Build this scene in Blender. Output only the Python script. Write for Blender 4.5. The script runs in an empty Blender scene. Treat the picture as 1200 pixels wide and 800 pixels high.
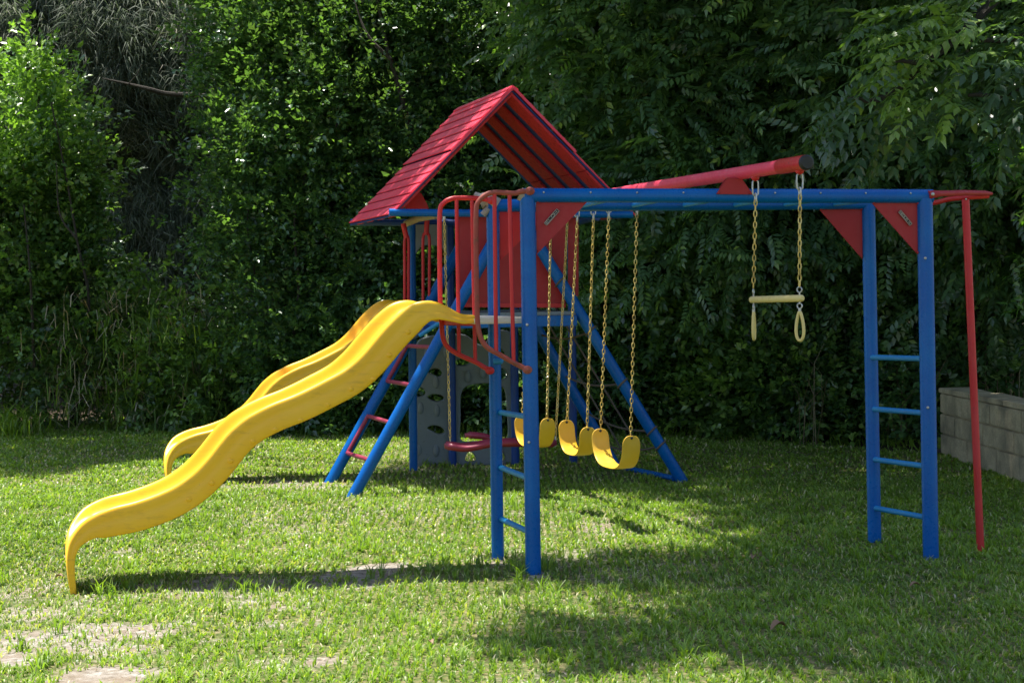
import bpy, bmesh, math, random
import numpy as np
from mathutils import Vector, Matrix

R = random.Random(7)
NR = np.random.default_rng(7)
scene = bpy.context.scene
C = scene.collection

# ------------------------------------------------------------------ camera
F_PX = 2100.0                       # focal length in pixels of a 1200 wide frame (63 mm)
CAM = Vector((0, 0, 1.62))
PITCH = math.atan(68 / F_PX)
ROLL = math.radians(1.0)
_f = Vector((0, math.cos(PITCH), -math.sin(PITCH)))
_r0 = Vector((1, 0, 0)); _u0 = _r0.cross(_f)
_u = _u0 * math.cos(ROLL) + _r0 * math.sin(ROLL)
_r = _r0 * math.cos(ROLL) - _u0 * math.sin(ROLL)

cam_d = bpy.data.cameras.new('camera')
cam = bpy.data.objects.new('camera', cam_d); C.objects.link(cam)
cam_d.sensor_width = 36; cam_d.lens = 63; cam_d.clip_start = 0.1; cam_d.clip_end = 800
M = Matrix((( _r.x, _u.x, -_f.x, CAM.x), (_r.y, _u.y, -_f.y, CAM.y), (_r.z, _u.z, -_f.z, CAM.z), (0, 0, 0, 1)))
cam.matrix_world = M
scene.camera = cam
cam_d.dof.use_dof = True; cam_d.dof.focus_distance = 10.3; cam_d.dof.aperture_fstop = 16

def ray(x, y): return _f + _r * ((x - 600) / F_PX) + _u * ((400 - y) / F_PX)
def at(x, y, Y):
    r = ray(x, y); return CAM + r * (Y / r.y)
def ground(x, y, z=0.0):
    r = ray(x, y); return CAM + r * ((z - CAM.z) / r.z)
def on_plane(x, y, p0, d):
    n = Vector((-d.y, d.x, 0)); r = ray(x, y)
    return CAM + r * ((p0 - CAM).dot(n) / r.dot(n))
def proj(p):
    v = Vector(p) - CAM; k = v.dot(_f)
    return 600 + F_PX * v.dot(_r) / k, 400 - F_PX * v.dot(_u) / k
def on_line(a, b, py):
    lo, hi = 0.0, 1.0
    fa = proj(a)[1] < proj(b)[1]
    for _ in range(30):
        m = (lo + hi) / 2
        if (proj(a.lerp(b, m))[1] < py) == fa: lo = m
        else: hi = m
    return a.lerp(b, (lo + hi) / 2)

# ------------------------------------------------------------------ light
SUN = Vector((-0.20, 0.13, 1.0)).normalized()
sl = bpy.data.lights.new('sun', 'SUN'); sl.energy = 5.0; sl.angle = math.radians(0.55); sl.color = (1.0, 0.95, 0.86)
so = bpy.data.objects.new('sun', sl); C.objects.link(so)
so.rotation_mode = 'QUATERNION'; so.rotation_quaternion = SUN.to_track_quat('Z', 'Y'); so.location = (0, 0, 30)
w = bpy.data.worlds.new('World'); scene.world = w; w.use_nodes = True
nt = w.node_tree; nt.nodes.clear()
sky = nt.nodes.new('ShaderNodeTexSky'); sky.sky_type = 'NISHITA'; sky.sun_disc = False
sky.sun_elevation = math.asin(SUN.z); sky.sun_rotation = math.atan2(SUN.x, SUN.y)
sky.air_density = 1.0; sky.dust_density = 1.5; sky.ozone_density = 1.0
bg = nt.nodes.new('ShaderNodeBackground'); bg.inputs['Strength'].default_value = 0.10
ow = nt.nodes.new('ShaderNodeOutputWorld')
nt.links.new(sky.outputs[0], bg.inputs[0]); nt.links.new(bg.outputs[0], ow.inputs[0])
scene.view_settings.view_transform = 'Standard'; scene.view_settings.look = 'None'
scene.view_settings.exposure = 1.08; scene.view_settings.gamma = 1.0
scene.render.engine = 'CYCLES'
scene.cycles.max_bounces = 4; scene.cycles.diffuse_bounces = 3; scene.cycles.glossy_bounces = 2
scene.cycles.transmission_bounces = 2; scene.cycles.transparent_max_bounces = 4
scene.cycles.use_denoising = True
scene.cycles.caustics_reflective = False; scene.cycles.caustics_refractive = False

# ------------------------------------------------------------------ materials
def mat_base(name):
    m = bpy.data.materials.new(name); m.use_nodes = True
    n = m.node_tree.nodes; l = m.node_tree.links
    return m, n, l, n['Principled BSDF']
def noise(n, l, scale, detail=4, rough=0.55, coord='Object', stretch=None, dist=0.0):
    tc = n.new('ShaderNodeTexCoord'); mp = n.new('ShaderNodeMapping'); t = n.new('ShaderNodeTexNoise')
    if stretch: mp.inputs['Scale'].default_value = stretch
    t.inputs['Scale'].default_value = scale; t.inputs['Detail'].default_value = detail
    t.inputs['Roughness'].default_value = rough; t.inputs['Distortion'].default_value = dist
    l.new(tc.outputs[coord], mp.inputs[0]); l.new(mp.outputs[0], t.inputs[0])
    return t.outputs['Fac']
def ramp(n, l, fac, stops):
    r = n.new('ShaderNodeValToRGB'); e = r.color_ramp.elements
    while len(e) < len(stops): e.new(0.5)
    for k, (p, c) in enumerate(stops):
        e[k].position = p; e[k].color = (*c, 1) if len(c) == 3 else c
    l.new(fac, r.inputs[0]); return r.outputs[0]
def mix(n, l, fac, a, b, mode='MIX'):
    m = n.new('ShaderNodeMix'); m.data_type = 'RGBA'; m.blend_type = mode
    for sock, v in ((m.inputs[0], fac), (m.inputs[6], a), (m.inputs[7], b)):
        if isinstance(v, (int, float)): sock.default_value = v
        elif isinstance(v, tuple): sock.default_value = (*v, 1)
        else: l.new(v, sock)
    return m.outputs[2]
def bump(n, l, b, h, strength, dist=0.01):
    k = n.new('ShaderNodeBump'); k.inputs['Strength'].default_value = strength; k.inputs['Distance'].default_value = dist
    l.new(h, k.inputs['Height']); l.new(k.outputs[0], b.inputs['Normal'])

def paint(name, col, faded, dirt=(0.10, 0.07, 0.05), rough=0.38, wear=0.62, fade=0.5, spec=0.45):
    """weathered enamel paint: chalky fading in broad patches, grime specks, small chips"""
    m, n, l, b = mat_base(name)
    big = noise(n, l, 3.0, 5, 0.6)
    c = mix(n, l, ramp(n, l, big, [(0.42, (0, 0, 0)), (0.72, (fade,) * 3)]), col, faded)
    fine = noise(n, l, 34, 6, 0.7)
    c = mix(n, l, ramp(n, l, fine, [(wear, (0, 0, 0)), (wear + 0.10, (0.7, 0.7, 0.7))]), c, dirt)
    streak = noise(n, l, 9, 4, 0.6, stretch=(3, 3, 0.35))
    c = mix(n, l, ramp(n, l, streak, [(0.52, (0, 0, 0)), (0.8, (0.16,) * 3)]), c, dirt)
    l.new(c, b.inputs['Base Color'])
    rr = ramp(n, l, fine, [(0.3, (rough - 0.08,) * 3), (0.75, (rough + 0.22,) * 3)])
    l.new(rr, b.inputs['Roughness'])
    bump(n, l, b, fine, 0.04, 0.003); b.inputs['Specular IOR Level'].default_value = spec
    return m
BLUE = paint('blue_paint', (0.0, 0.095, 0.38), (0.0, 0.145, 0.46), dirt=(0.03, 0.05, 0.07), rough=0.26, wear=0.66, fade=0.7, spec=0.3)
BLUE_PALE = paint('pale_blue_paint', (0.006, 0.20, 0.50), (0.03, 0.29, 0.56), rough=0.4)
NAVY = paint('dark_blue_paint', (0.001, 0.045, 0.24), (0.002, 0.08, 0.32), rough=0.4)
RED = paint('red_paint', (0.55, 0.012, 0.016), (0.62, 0.05, 0.06), rough=0.38)
RUSTY = paint('faded_red_paint', (0.30, 0.045, 0.03), (0.40, 0.12, 0.08), dirt=(0.14, 0.06, 0.03), rough=0.5, wear=0.54, fade=0.9)
ROOF = paint('faded_red_plastic', (0.78, 0.042, 0.092), (0.78, 0.11, 0.18), rough=0.42, wear=0.68)
ROOF_IN = paint('red_roof_lining', (0.52, 0.018, 0.028), (0.48, 0.03, 0.04), dirt=(0.12, 0.015, 0.015), rough=0.6, wear=0.55)
PANEL = paint('red_board_paint', (0.36, 0.012, 0.018), (0.40, 0.03, 0.035), rough=0.5, wear=0.66)
MAROON = paint('maroon_plastic', (0.26, 0.02, 0.055), (0.38, 0.07, 0.11), rough=0.4)
GREY = paint('grey_plastic', (0.18, 0.215, 0.235), (0.24, 0.265, 0.275), dirt=(0.10, 0.10, 0.08), rough=0.55, wear=0.6)
CAST = paint('beige_bracket', (0.30, 0.26, 0.22), (0.40, 0.35, 0.30), rough=0.5)
DECKM = paint('cream_deck', (0.66, 0.62, 0.52), (0.72, 0.70, 0.62), dirt=(0.35, 0.28, 0.18), rough=0.5)
BLACKM = paint('black_plastic', (0.015, 0.015, 0.016), (0.03, 0.03, 0.03), rough=0.5)
ROPE = paint('dark_rope', (0.10, 0.08, 0.07), (0.16, 0.13, 0.11), rough=0.9)
SEATY = paint('yellow_rubber', (0.72, 0.42, 0.02), (0.74, 0.52, 0.10), dirt=(0.42, 0.24, 0.03), rough=0.36, wear=0.7)
SEATP = paint('pale_yellow_plastic', (0.72, 0.56, 0.20), (0.74, 0.62, 0.30), dirt=(0.40, 0.27, 0.10), rough=0.5)
def slide_mat():
    m, n, l, b = mat_base('yellow_slide_plastic')
    big = noise(n, l, 2.2, 4, 0.55)
    c = mix(n, l, ramp(n, l, big, [(0.35, (0, 0, 0)), (0.7, (1, 1, 1))]), (0.88, 0.465, 0.008), (0.90, 0.52, 0.018))
    sc = noise(n, l, 10, 6, 0.7, stretch=(0.35, 3, 3))
    c = mix(n, l, ramp(n, l, sc, [(0.54, (0, 0, 0)), (0.74, (0.45,) * 3)]), c, (0.42, 0.22, 0.03))
    sp = noise(n, l, 60, 4, 0.6)
    c = mix(n, l, ramp(n, l, sp, [(0.70, (0, 0, 0)), (0.76, (0.5,) * 3)]), c, (0.30, 0.17, 0.04))
    l.new(c, b.inputs['Base Color'])
    l.new(ramp(n, l, sc, [(0.3, (0.30,) * 3), (0.8, (0.52,) * 3)]), b.inputs['Roughness'])
    b.inputs['Subsurface Weight'].default_value = 0.05
    b.inputs['Subsurface Radius'].default_value = (0.03, 0.015, 0.003)
    bump(n, l, b, noise(n, l, 26, 3, 0.5), 0.05, 0.004)
    return m
SLIDE = slide_mat()
def chain_mat():
    m, n, l, b = mat_base('yellow_coated_chain')
    c = ramp(n, l, noise(n, l, 16, 5, 0.7), [(0.36, (0.30, 0.20, 0.05)), (0.50, (0.66, 0.46, 0.10)), (0.66, (0.78, 0.62, 0.26))])
    l.new(c, b.inputs['Base Color']); b.inputs['Roughness'].default_value = 0.45
    return m
CHAIN = chain_mat()
def steel():
    m, n, l, b = mat_base('galvanised_steel')
    c = ramp(n, l, noise(n, l, 40, 4), [(0.3, (0.35, 0.35, 0.34)), (0.7, (0.62, 0.62, 0.60))])
    l.new(c, b.inputs['Base Color']); b.inputs['Metallic'].default_value = 0.7; b.inputs['Roughness'].default_value = 0.4
    return m
STEEL = steel()
def concrete():
    m, n, l, b = mat_base('weathered_concrete_block')
    a = noise(n, l, 2.6, 6, 0.65); f = noise(n, l, 60, 5, 0.7)
    c = ramp(n, l, a, [(0.32, (0.22, 0.19, 0.125)), (0.55, (0.52, 0.43, 0.27)), (0.75, (0.66, 0.57, 0.41))])
    c = mix(n, l, ramp(n, l, f, [(0.35, (0.5,) * 3), (0.6, (0, 0, 0))]), c, (0.14, 0.14, 0.11))
    st = noise(n, l, 5, 5, 0.6, stretch=(1.5, 1.5, 0.4))
    c = mix(n, l, ramp(n, l, st, [(0.55, (0, 0, 0)), (0.75, (0.6,) * 3)]), c, (0.10, 0.12, 0.07))
    l.new(c, b.inputs['Base Color']); b.inputs['Roughness'].default_value = 0.9
    bump(n, l, b, f, 0.5, 0.01)
    return m
CONC = concrete()
def bark(name, a=(0.05, 0.04, 0.03), c2=(0.13, 0.11, 0.09)):
    m, n, l, b = mat_base(name)
    f = noise(n, l, 14, 6, 0.7, stretch=(4, 4, 0.8))
    l.new(ramp(n, l, f, [(0.35, a), (0.7, c2)]), b.inputs['Base Color'])
    b.inputs['Roughness'].default_value = 0.9; bump(n, l, b, f, 0.6, 0.02)
    return m
BARK = bark('dark_bark', (0.022, 0.018, 0.014), (0.065, 0.055, 0.045)); BARK2 = bark('grey_bark', (0.10, 0.09, 0.075), (0.24, 0.21, 0.18))
DRY = bark('dry_stem', (0.20, 0.15, 0.08), (0.36, 0.28, 0.16))

def leafmat(name, stops, rough=0.36, trans=0.35, tcol=(0.20, 0.36, 0.03), spec=0.5):
    """leaf: colour by the leaf's own random number, waxy, lets some light through"""
    m, n, l, b = mat_base(name)
    a = n.new('ShaderNodeAttribute'); a.attribute_name = 'tint'
    c = ramp(n, l, a.outputs['Fac'], stops)
    l.new(c, b.inputs['Base Color']); b.inputs['Roughness'].default_value = rough
    b.inputs['Specular IOR Level'].default_value = spec
    tr = n.new('ShaderNodeBsdfTranslucent')
    tc = mix(n, l, 1.0, c, tuple(v * 8 for v in tcol), 'MULTIPLY')
    tc2 = mix(n, l, 0.6, tc, tcol)
    l.new(tc2, tr.inputs[0])
    ms = n.new('ShaderNodeMixShader'); ms.inputs[0].default_value = trans
    l.new(b.outputs[0], ms.inputs[1]); l.new(tr.outputs[0], ms.inputs[2])
    l.new(ms.outputs[0], n['Material Output'].inputs[0])
    return m

# ------------------------------------------------------------------ object helpers
def tag(o, label=None, cat=None, group=None, kind=None):
    if label: o['label'] = label
    if cat: o['category'] = cat
    if group: o['group'] = group
    if kind: o['kind'] = kind
    return o
def empty(name, loc, label, cat, group=None):
    o = bpy.data.objects.new(name, None); C.objects.link(o); o.location = loc; o.empty_display_size = 0.2
    return tag(o, label, cat, group)
def link(name, me, mat, parent=None):
    o = bpy.data.objects.new(name, me); C.objects.link(o)
    if mat: me.materials.append(mat)
    if parent is not None:
        o.parent = parent
        p = parent; off = Vector((0, 0, 0))
        while p is not None: off += Vector(p.location); p = p.parent
        o.location = -off
    return o
def finish(name, bm, mat, parent=None, smooth=True, angle=40, mats=None):
    me = bpy.data.meshes.new(name)
    bmesh.ops.recalc_face_normals(bm, faces=bm.faces)
    bm.to_mesh(me); bm.free()
    if smooth:
        me.shade_smooth()
        me.set_sharp_from_angle(angle=math.radians(angle))
    o = link(name, me, mat, parent)
    for m in (mats or []): me.materials.append(m)
    return o
def frames(pts):
    T = []
    for i in range(len(pts)):
        a = pts[max(i - 1, 0)]; b = pts[min(i + 1, len(pts) - 1)]
        T.append((b - a).normalized())
    n = T[0].orthogonal().normalized(); N = [n]
    for i in range(1, len(pts)):
        n = (N[-1] - T[i] * N[-1].dot(T[i])).normalized(); N.append(n)
    return T, N
def tube(bm, pts, r, seg=14, closed=False, caps=True, mi=0):
    pts = [Vector(p) for p in pts]
    rs = r if isinstance(r, (list, tuple)) else [r] * len(pts)
    T, N = frames(pts)
    if closed:
        n = len(pts)
        T = [(pts[(i + 1) % n] - pts[i - 1]).normalized() for i in range(n)]
        ax = (pts[0] - pts[n // 3]).cross(pts[n // 3] - pts[2 * n // 3]).normalized()
        N = [ax for _ in pts]
    rings = []
    for p, t, nn, rr in zip(pts, T, N, rs):
        b = t.cross(nn)
        rings.append([bm.verts.new(p + (nn * math.cos(2 * math.pi * k / seg) + b * math.sin(2 * math.pi * k / seg)) * rr) for k in range(seg)])
    m = len(rings) if closed else len(rings) - 1
    for i in range(m):
        A = rings[i]; B = rings[(i + 1) % len(rings)]
        for k in range(seg):
            f = bm.faces.new((A[k], A[(k + 1) % seg], B[(k + 1) % seg], B[k])); f.material_index = mi
    if caps and not closed:
        bm.faces.new(list(reversed(rings[0]))).material_index = mi; bm.faces.new(rings[-1]).material_index = mi
def obj_tube(name, pts, r, mat, parent, seg=16, angle=40):
    bm = bmesh.new(); tube(bm, pts, r, seg); return finish(name, bm, mat, parent, angle=angle)
def spline(pts, n=6):
    """Catmull-Rom through the points"""
    P = [Vector(p) for p in pts]; P = [P[0] * 2 - P[1]] + P + [P[-1] * 2 - P[-2]]; out = []
    for i in range(1, len(P) - 2):
        for k in range(n):
            t = k / n; a, b, c, d = P[i - 1], P[i], P[i + 1], P[i + 2]
            out.append(0.5 * ((2 * b) + (c - a) * t + (2 * a - 5 * b + 4 * c - d) * t * t + (3 * b - a - 3 * c + d) * t ** 3))
    out.append(P[-2]); return out
def box8(bm, c, bevel=0.0, mi=0):
    """8 corners: bottom quad then top quad"""
    v = [bm.verts.new(p) for p in c]
    fs = [bm.faces.new([v[i] for i in q]) for q in ((0, 3, 2, 1), (4, 5, 6, 7), (0, 1, 5, 4), (1, 2, 6, 5), (2, 3, 7, 6), (3, 0, 4, 7))]
    for f in fs: f.material_index = mi
    if bevel:
        es = set(e for f in fs for e in f.edges)
        bmesh.ops.bevel(bm, geom=list(es), offset=bevel, segments=2, affect='EDGES')
def slab(bm, quad, vec, bevel=0.0):
    """a quad of points thickened by vec"""
    q = [Vector(p) for p in quad]; vec = Vector(vec)
    box8(bm, q + [p + vec for p in q], bevel)
def prism(bm, poly, vec, bevel=0.0):
    v = [bm.verts.new(Vector(p)) for p in poly]; f = bm.faces.new(v)
    r = bmesh.ops.extrude_face_region(bm, geom=[f])
    nv = [e for e in r['geom'] if isinstance(e, bmesh.types.BMVert)]
    bmesh.ops.translate(bm, verts=nv, vec=Vector(vec))
    if bevel:
        bmesh.ops.bevel(bm, geom=list(bm.edges), offset=bevel, segments=2, affect='EDGES')
def sphere(bm, c, r, sx=1, sy=1, sz=1, u=10, v=7):
    bmesh.ops.create_uvsphere(bm, u_segments=u, v_segments=v, radius=r,
        matrix=Matrix.Translation(Vector(c)) @ Matrix.Diagonal((sx, sy, sz, 1)))
def mesh_np(name, V, F, mat, parent=None, attrs=None, smooth=False):
    """big mesh from arrays; F is (n,3) or (n,4)"""
    me = bpy.data.meshes.new(name); k = F.shape[1]
    me.vertices.add(len(V)); me.vertices.foreach_set('co', V.astype(np.float32).ravel())
    me.loops.add(F.size); me.loops.foreach_set('vertex_index', F.astype(np.int32).ravel())
    me.polygons.add(len(F)); me.polygons.foreach_set('loop_start', np.arange(0, F.size, k, dtype=np.int32))
    me.update(calc_edges=True)
    for an, arr in (attrs or {}).items():
        a = me.attributes.new(an, 'FLOAT', 'POINT'); a.data.foreach_set('value', arr.astype(np.float32).ravel())
    if smooth: me.shade_smooth()
    return link(name, me, mat, parent)

def split_islands(o, new=None):
    """every loose piece of the mesh becomes an object of its own beside it"""
    me = o.data; n = len(me.vertices); par = list(range(n))
    def find(a):
        while par[a] != a: par[a] = par[par[a]]; a = par[a]
        return a
    for e in me.edges:
        a, b = find(e.vertices[0]), find(e.vertices[1])
        if a != b: par[a] = b
    groups = {}
    for i in range(n): groups.setdefault(find(i), []).append(i)
    outs = []
    for ids in groups.values():
        mp = {v: k for k, v in enumerate(ids)}; s_ = set(ids)
        F = [[mp[v] for v in p.vertices] for p in me.polygons if p.vertices[0] in s_]
        m2 = bpy.data.meshes.new(new or o.name.split('.')[0]); m2.from_pydata([me.vertices[v].co[:] for v in ids], [], F); m2.update(); m2.shade_smooth()
        m2.set_sharp_from_angle(angle=math.radians(40))
        for mt in me.materials: m2.materials.append(mt)
        q = bpy.data.objects.new(new or o.name.split('.')[0], m2); C.objects.link(q); q.parent = o.parent; q.location = o.location; outs.append(q)
    bpy.data.objects.remove(o); return outs

# ================================================================== the play set
U = Vector((2.38, 0.27, 0)).normalized()        # along the monkey bars, rightwards
Wd = Vector((-0.27, 0.963, 0)).normalized()     # along the swing beam, away from the camera
g0 = ground(625, 672)
play = empty('play_set', (0.6, 11.5, 0), 'blue, red and yellow metal play set with slides, monkey bars and red roofed tower', 'playground set')

def bolt(bm, p, n, r=0.012):
    n = Vector(n).normalized(); p = Vector(p)
    tube(bm, [p, p + n * 0.006, p + n * 0.009], [r, r, r * 0.55], 8)

# --- monkey bars
Yfl, Yrl, Yfr, Yrr = 9.98, 10.55, 10.25, 10.95
def post(name, bot, top, r, mat, sink=0.03):
    b = Vector(bot); b.z = -sink
    o = obj_tube(name, [b, Vector(top)], r, mat, play, 20)
    return o
def vert(px, py, Y):
    p = at(px, py, Y); p.z = 0; return p
FLb, RLb, FRb, RRb = vert(625, 672, Yfl), vert(583.5, 657, Yrl), vert(1091, 658, Yfr), vert(1025, 636, Yrr)
FLt, RLt, FRt, RRt = at(618, 229, Yfl), at(577, 241, Yrl), at(1083.5, 230, Yfr), at(1017.5, 238, Yrr)
for b, t, r in ((FLb, FLt, .044), (RLb, RLt, .037), (FRb, FRt, .045), (RRb, RRt, .041)):
    post('post', b, t + Vector((0, 0, -0.01)), r, BLUE)
d = (FRt - FLt).normalized(); d2 = (RRt - RLt).normalized()
rail_f = obj_tube('overhead_rail', [FLt - d * 0.02, FRt + d * 0.045], 0.040, BLUE, play, 20)
rail_r = obj_tube('overhead_rail', [RLt - d2 * 0.03, RRt + d2 * 0.045], 0.038, BLUE, play, 20)
for k in range(7):
    t = (k + 0.7) / 7.4
    obj_tube('overhead_rung', [FLt.lerp(FRt, t) + Vector((0, .03, -.005)), RLt.lerp(RRt, t) - Vector((0, .03, .005))], 0.015, BLUE_PALE, play, 12)
bm = bmesh.new()
for k in range(9):
    q = FLt.lerp(FRt, 0.04 + k * 0.115) + Vector((0, -0.036, 0.014)); bolt(bm, q, (0, -1, .3), 0.006)
for q in (FLb.lerp(FLt, .66), FLb.lerp(FLt, .35), FRb.lerp(FRt, .42), FRb.lerp(FRt, .83)):
    bolt(bm, q + Vector((-0.012, -0.043, 0)), (-.3, -1, 0), 0.008)
split_islands(finish('bolts', bm, STEEL, play), 'bolt')
# ladder rungs at both ends (pairs: on the rear post, on the front post)
def rung(a, b, Ya, Yb, r=0.0165, mat=BLUE_PALE):
    p, q = at(*a, Ya), at(*b, Yb); e = (q - p).normalized()
    return obj_tube('rung', [p - e * 0.02, q + e * 0.02], r, mat, play, 14)
for a, b in (((587, 483), (617, 488)), ((587, 547.5), (617, 559)), ((588, 608), (618, 622))):
    rung(a, b, Yrl - 0.03, Yfl + 0.03)
for a, b in (((1022, 418.5), (1078, 420)), ((1024, 479), (1081, 483.5)), ((1025, 538), (1081, 545.5)), ((1026, 595), (1083, 605.5))):
    rung(a, b, Yrr - 0.03, Yfr + 0.03)
bm = bmesh.new(); p = at(583, 423, Yrl - 0.04); tube(bm, [p + Vector((-.02, 0, 0)), p + Vector((.02, -.015, 0))], 0.018, 10); sphere(bm, p + Vector((.02, -.015, 0)), .017)
finish('rung_stub', bm, BLUE_PALE, play)
# gussets
def gusset(a, b, c, Y, nshift=0.0, plate=False, mat=PANEL):
    P = [at(*q, Y(q[0])) + Vector((0, nshift, 0)) for q in (a, b, c)]
    bm = bmesh.new(); n = (P[1] - P[0]).cross(P[2] - P[0]).normalized() * 0.006
    prism(bm, P, n, 0.0015)
    for q in P:
        cc = (P[0] + P[1] + P[2]) / 3; bolt(bm, q + (cc - q) * 0.10 + Vector((0, -0.008, 0)), (0, -1, 0), 0.006)
    return finish('gusset', bm, mat, play, smooth=False)
Yf = lambda x: Yfl + (Yfr - Yfl) * (x - 618) / 465
Yr = lambda x: Yrl + (Yrr - Yrl) * (x - 577) / 440
gA = gusset((628, 235), (690, 235), (629, 298), Yf)
gB = gusset((585, 242), (650, 242), (586, 306), Yr, mat=RED)  # brighter red than the other gussets: sunlight painted into its colour
gC = gusset((958, 243), (1011, 243), (1011, 304), Yr)
gD = gusset((1020, 236), (1077, 236), (1077, 300), Yf)
bm = bmesh.new(); q = [at(x, y, Yf(x)) + Vector((0, -0.010, 0)) for x, y in ((622, 300), (629.5, 299), (629.5, 236), (691, 236), (692, 234), (628, 234))]
bm.free()
def plate(g, a, b, hw, Y, glyphs):
    """maker's plate on a gusset: a slim oblong with a raised rim and worn, unreadable raised letters"""
    A = at(*a, Y(a[0])) + Vector((0, -0.012, 0)); B = at(*b, Y(b[0])) + Vector((0, -0.012, 0))
    e = (B - A).normalized(); s = e.cross(Vector((0, 1, 0))).normalized()
    if s.z < 0: s = -s
    bm = bmesh.new(); slab(bm, [A - s * hw, B - s * hw, B + s * hw, A + s * hw], (0, 0.004, 0), 0.001)
    o = finish('maker_plate', bm, BLACKM, g, smooth=False)
    bm = bmesh.new(); fr = Vector((0, -0.004, 0)); t = 0.003
    for sg in (-1, 1):
        slab(bm, [A + s * sg * hw, B + s * sg * hw, B + s * sg * (hw - t), A + s * sg * (hw - t)], fr)
    for X in (A, B - e * t):
        slab(bm, [X - s * hw, X + e * t - s * hw, X + e * t + s * hw, X + s * hw], fr)
    L = (B - A).length; m = len(glyphs); cw = (L - 0.016) / m; h = hw * 0.58
    for k, gl in enumerate(glyphs):
        o0 = A + e * (0.008 + cw * k)
        for (x0, y0, x1, y1) in gl:
            p0 = o0 + e * (cw * 0.8 * x0) + s * (h * (2 * y0 - 1)); p1 = o0 + e * (cw * 0.8 * x1) + s * (h * (2 * y1 - 1))
            dd = (p1 - p0).normalized(); nn = dd.cross(Vector((0, 1, 0))) * 0.0016
            slab(bm, [p0 - nn, p1 - nn, p1 + nn, p0 + nn], (0, -0.003, 0))
    o.data.materials.append(CAST)
    b2 = finish('plate_lettering', bm, CAST, g, smooth=False)
I_ = [(0, 0, 0, 1)]; H_ = [(0, 0, 0, 1), (1, 0, 1, 1), (0, .5, 1, .5)]; O_ = [(0, 0, 0, 1), (1, 0, 1, 1), (0, 0, 1, 0), (0, 1, 1, 1)]; E_ = [(0, 0, 0, 1), (0, 0, 1, 0), (0, 1, 1, 1), (0, .5, .8, .5)]; L_ = [(0, 0, 0, 1), (0, 0, 1, 0)]
plate(gD, (1053.5, 247.5), (1067, 263.5), 0.010, Yf, [H_, E_, O_, L_, E_, I_, H_])
plate(gA, (639, 263), (654, 246), 0.011, Yf, [E_, L_, O_, H_])

# end brackets (grey-beige castings where the rails meet the posts)
def bracket(pts, r, mat=CAST):
    bm = bmesh.new(); tube(bm, spline(pts, 4), r, 12); finish('corner_bracket', bm, mat, play)
bracket([at(562, 237, Yrl), at(570, 234, Yrl), at(578, 238, Yrl), at(583, 241, Yrl)], 0.045)
bracket([at(566, 252, Yrl - .02), at(571, 246, Yrl - .02), at(577, 240, Yrl)], 0.020)
bracket([at(557, 228, Yrl + .02), at(565, 230, Yrl), at(580, 227, Yrl)], 0.017)
bracket([at(609, 227, Yfl), at(618, 231, Yfl), at(622, 231, Yfl)], 0.038)

# entrance hoops of the front slide, fixed to the left posts
def hoop(path, bars, Y, mat, bmat, r=0.0145, rb=0.0115, slope=.11):
    Yx = lambda x: Y + (x - path[0][0]) / F_PX * Y * slope
    pts = spline([at(x, y, Yx(x)) for x, y in path], 4)
    bm = bmesh.new(); tube(bm, pts, r, 12)
    for q in (pts[0], pts[-1]):                        # flattened, bolted ends
        sphere(bm, q + Vector((0, -.012, 0)), .026, 1.1, .35, .9); bolt(bm, q + Vector((0, -.021, 0)), (0, -1, 0), .010)
    h = finish('handrail_hoop', bm, mat, play)
    for a, b in bars: obj_tube('baluster', [at(*a, Yx(a[0])), at(*b, Yx(b[0]))], rb, bmat, h, 10)
    return h
def baluster_fix(): pass
hoop([(621, 224), (610, 224.5), (604, 226.5), (592, 226), (580, 225.5), (570, 228), (561, 236), (558, 248), (558, 300), (559, 350), (560, 380), (563.5, 396), (571, 407), (583, 414), (597, 422), (608, 428), (618, 433)],
     [((579.5, 226), (581.5, 413)), ((597, 226), (602, 424))], Yfl - .035, RUSTY, RED)
hoop([(576, 235), (560, 232.5), (540, 232), (529, 233), (520, 238), (515.5, 249), (515.3, 300), (516, 354), (517.5, 378), (519, 395), (525, 407), (539, 416), (558, 424.5), (567, 430), (574, 434)],
     [((535, 232.5), (538, 415)), ((553, 232.5), (557, 424))], Yrl - .04, RED, RED)
# deck of the front slide, between the hoops
a, b, c_, d_ = at(556.5, 371, Yfl + .02), at(614, 370, Yfl + .05), at(574, 371, Yrl), at(520, 372, Yrl - .03)
z = 0.5 * (a.z + c_.z)
bm = bmesh.new(); slab(bm, [Vector((q.x, q.y, z - .036)) for q in (a, b, c_, d_)], (0, 0, .038), .008)
DZ = z
finish('slide_deck', bm, DECKM, play)
bm = bmesh.new()
slab(bm, [at(515.5, 373.5, Yrl - .045), at(557, 375.5, Yrl - .02), at(557, 382, Yrl - .02), at(517, 381, Yrl - .045)], (0, .012, 0), .002)
slab(bm, [at(515.5, 374, Yrl - .04), at(557, 376, Yfl + .06), at(557, 381, Yfl + .06), at(516, 380, Yrl - .04)], (0.008, .008, 0), .002)
finish('deck_trim', bm, RED, play, smooth=False)

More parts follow.
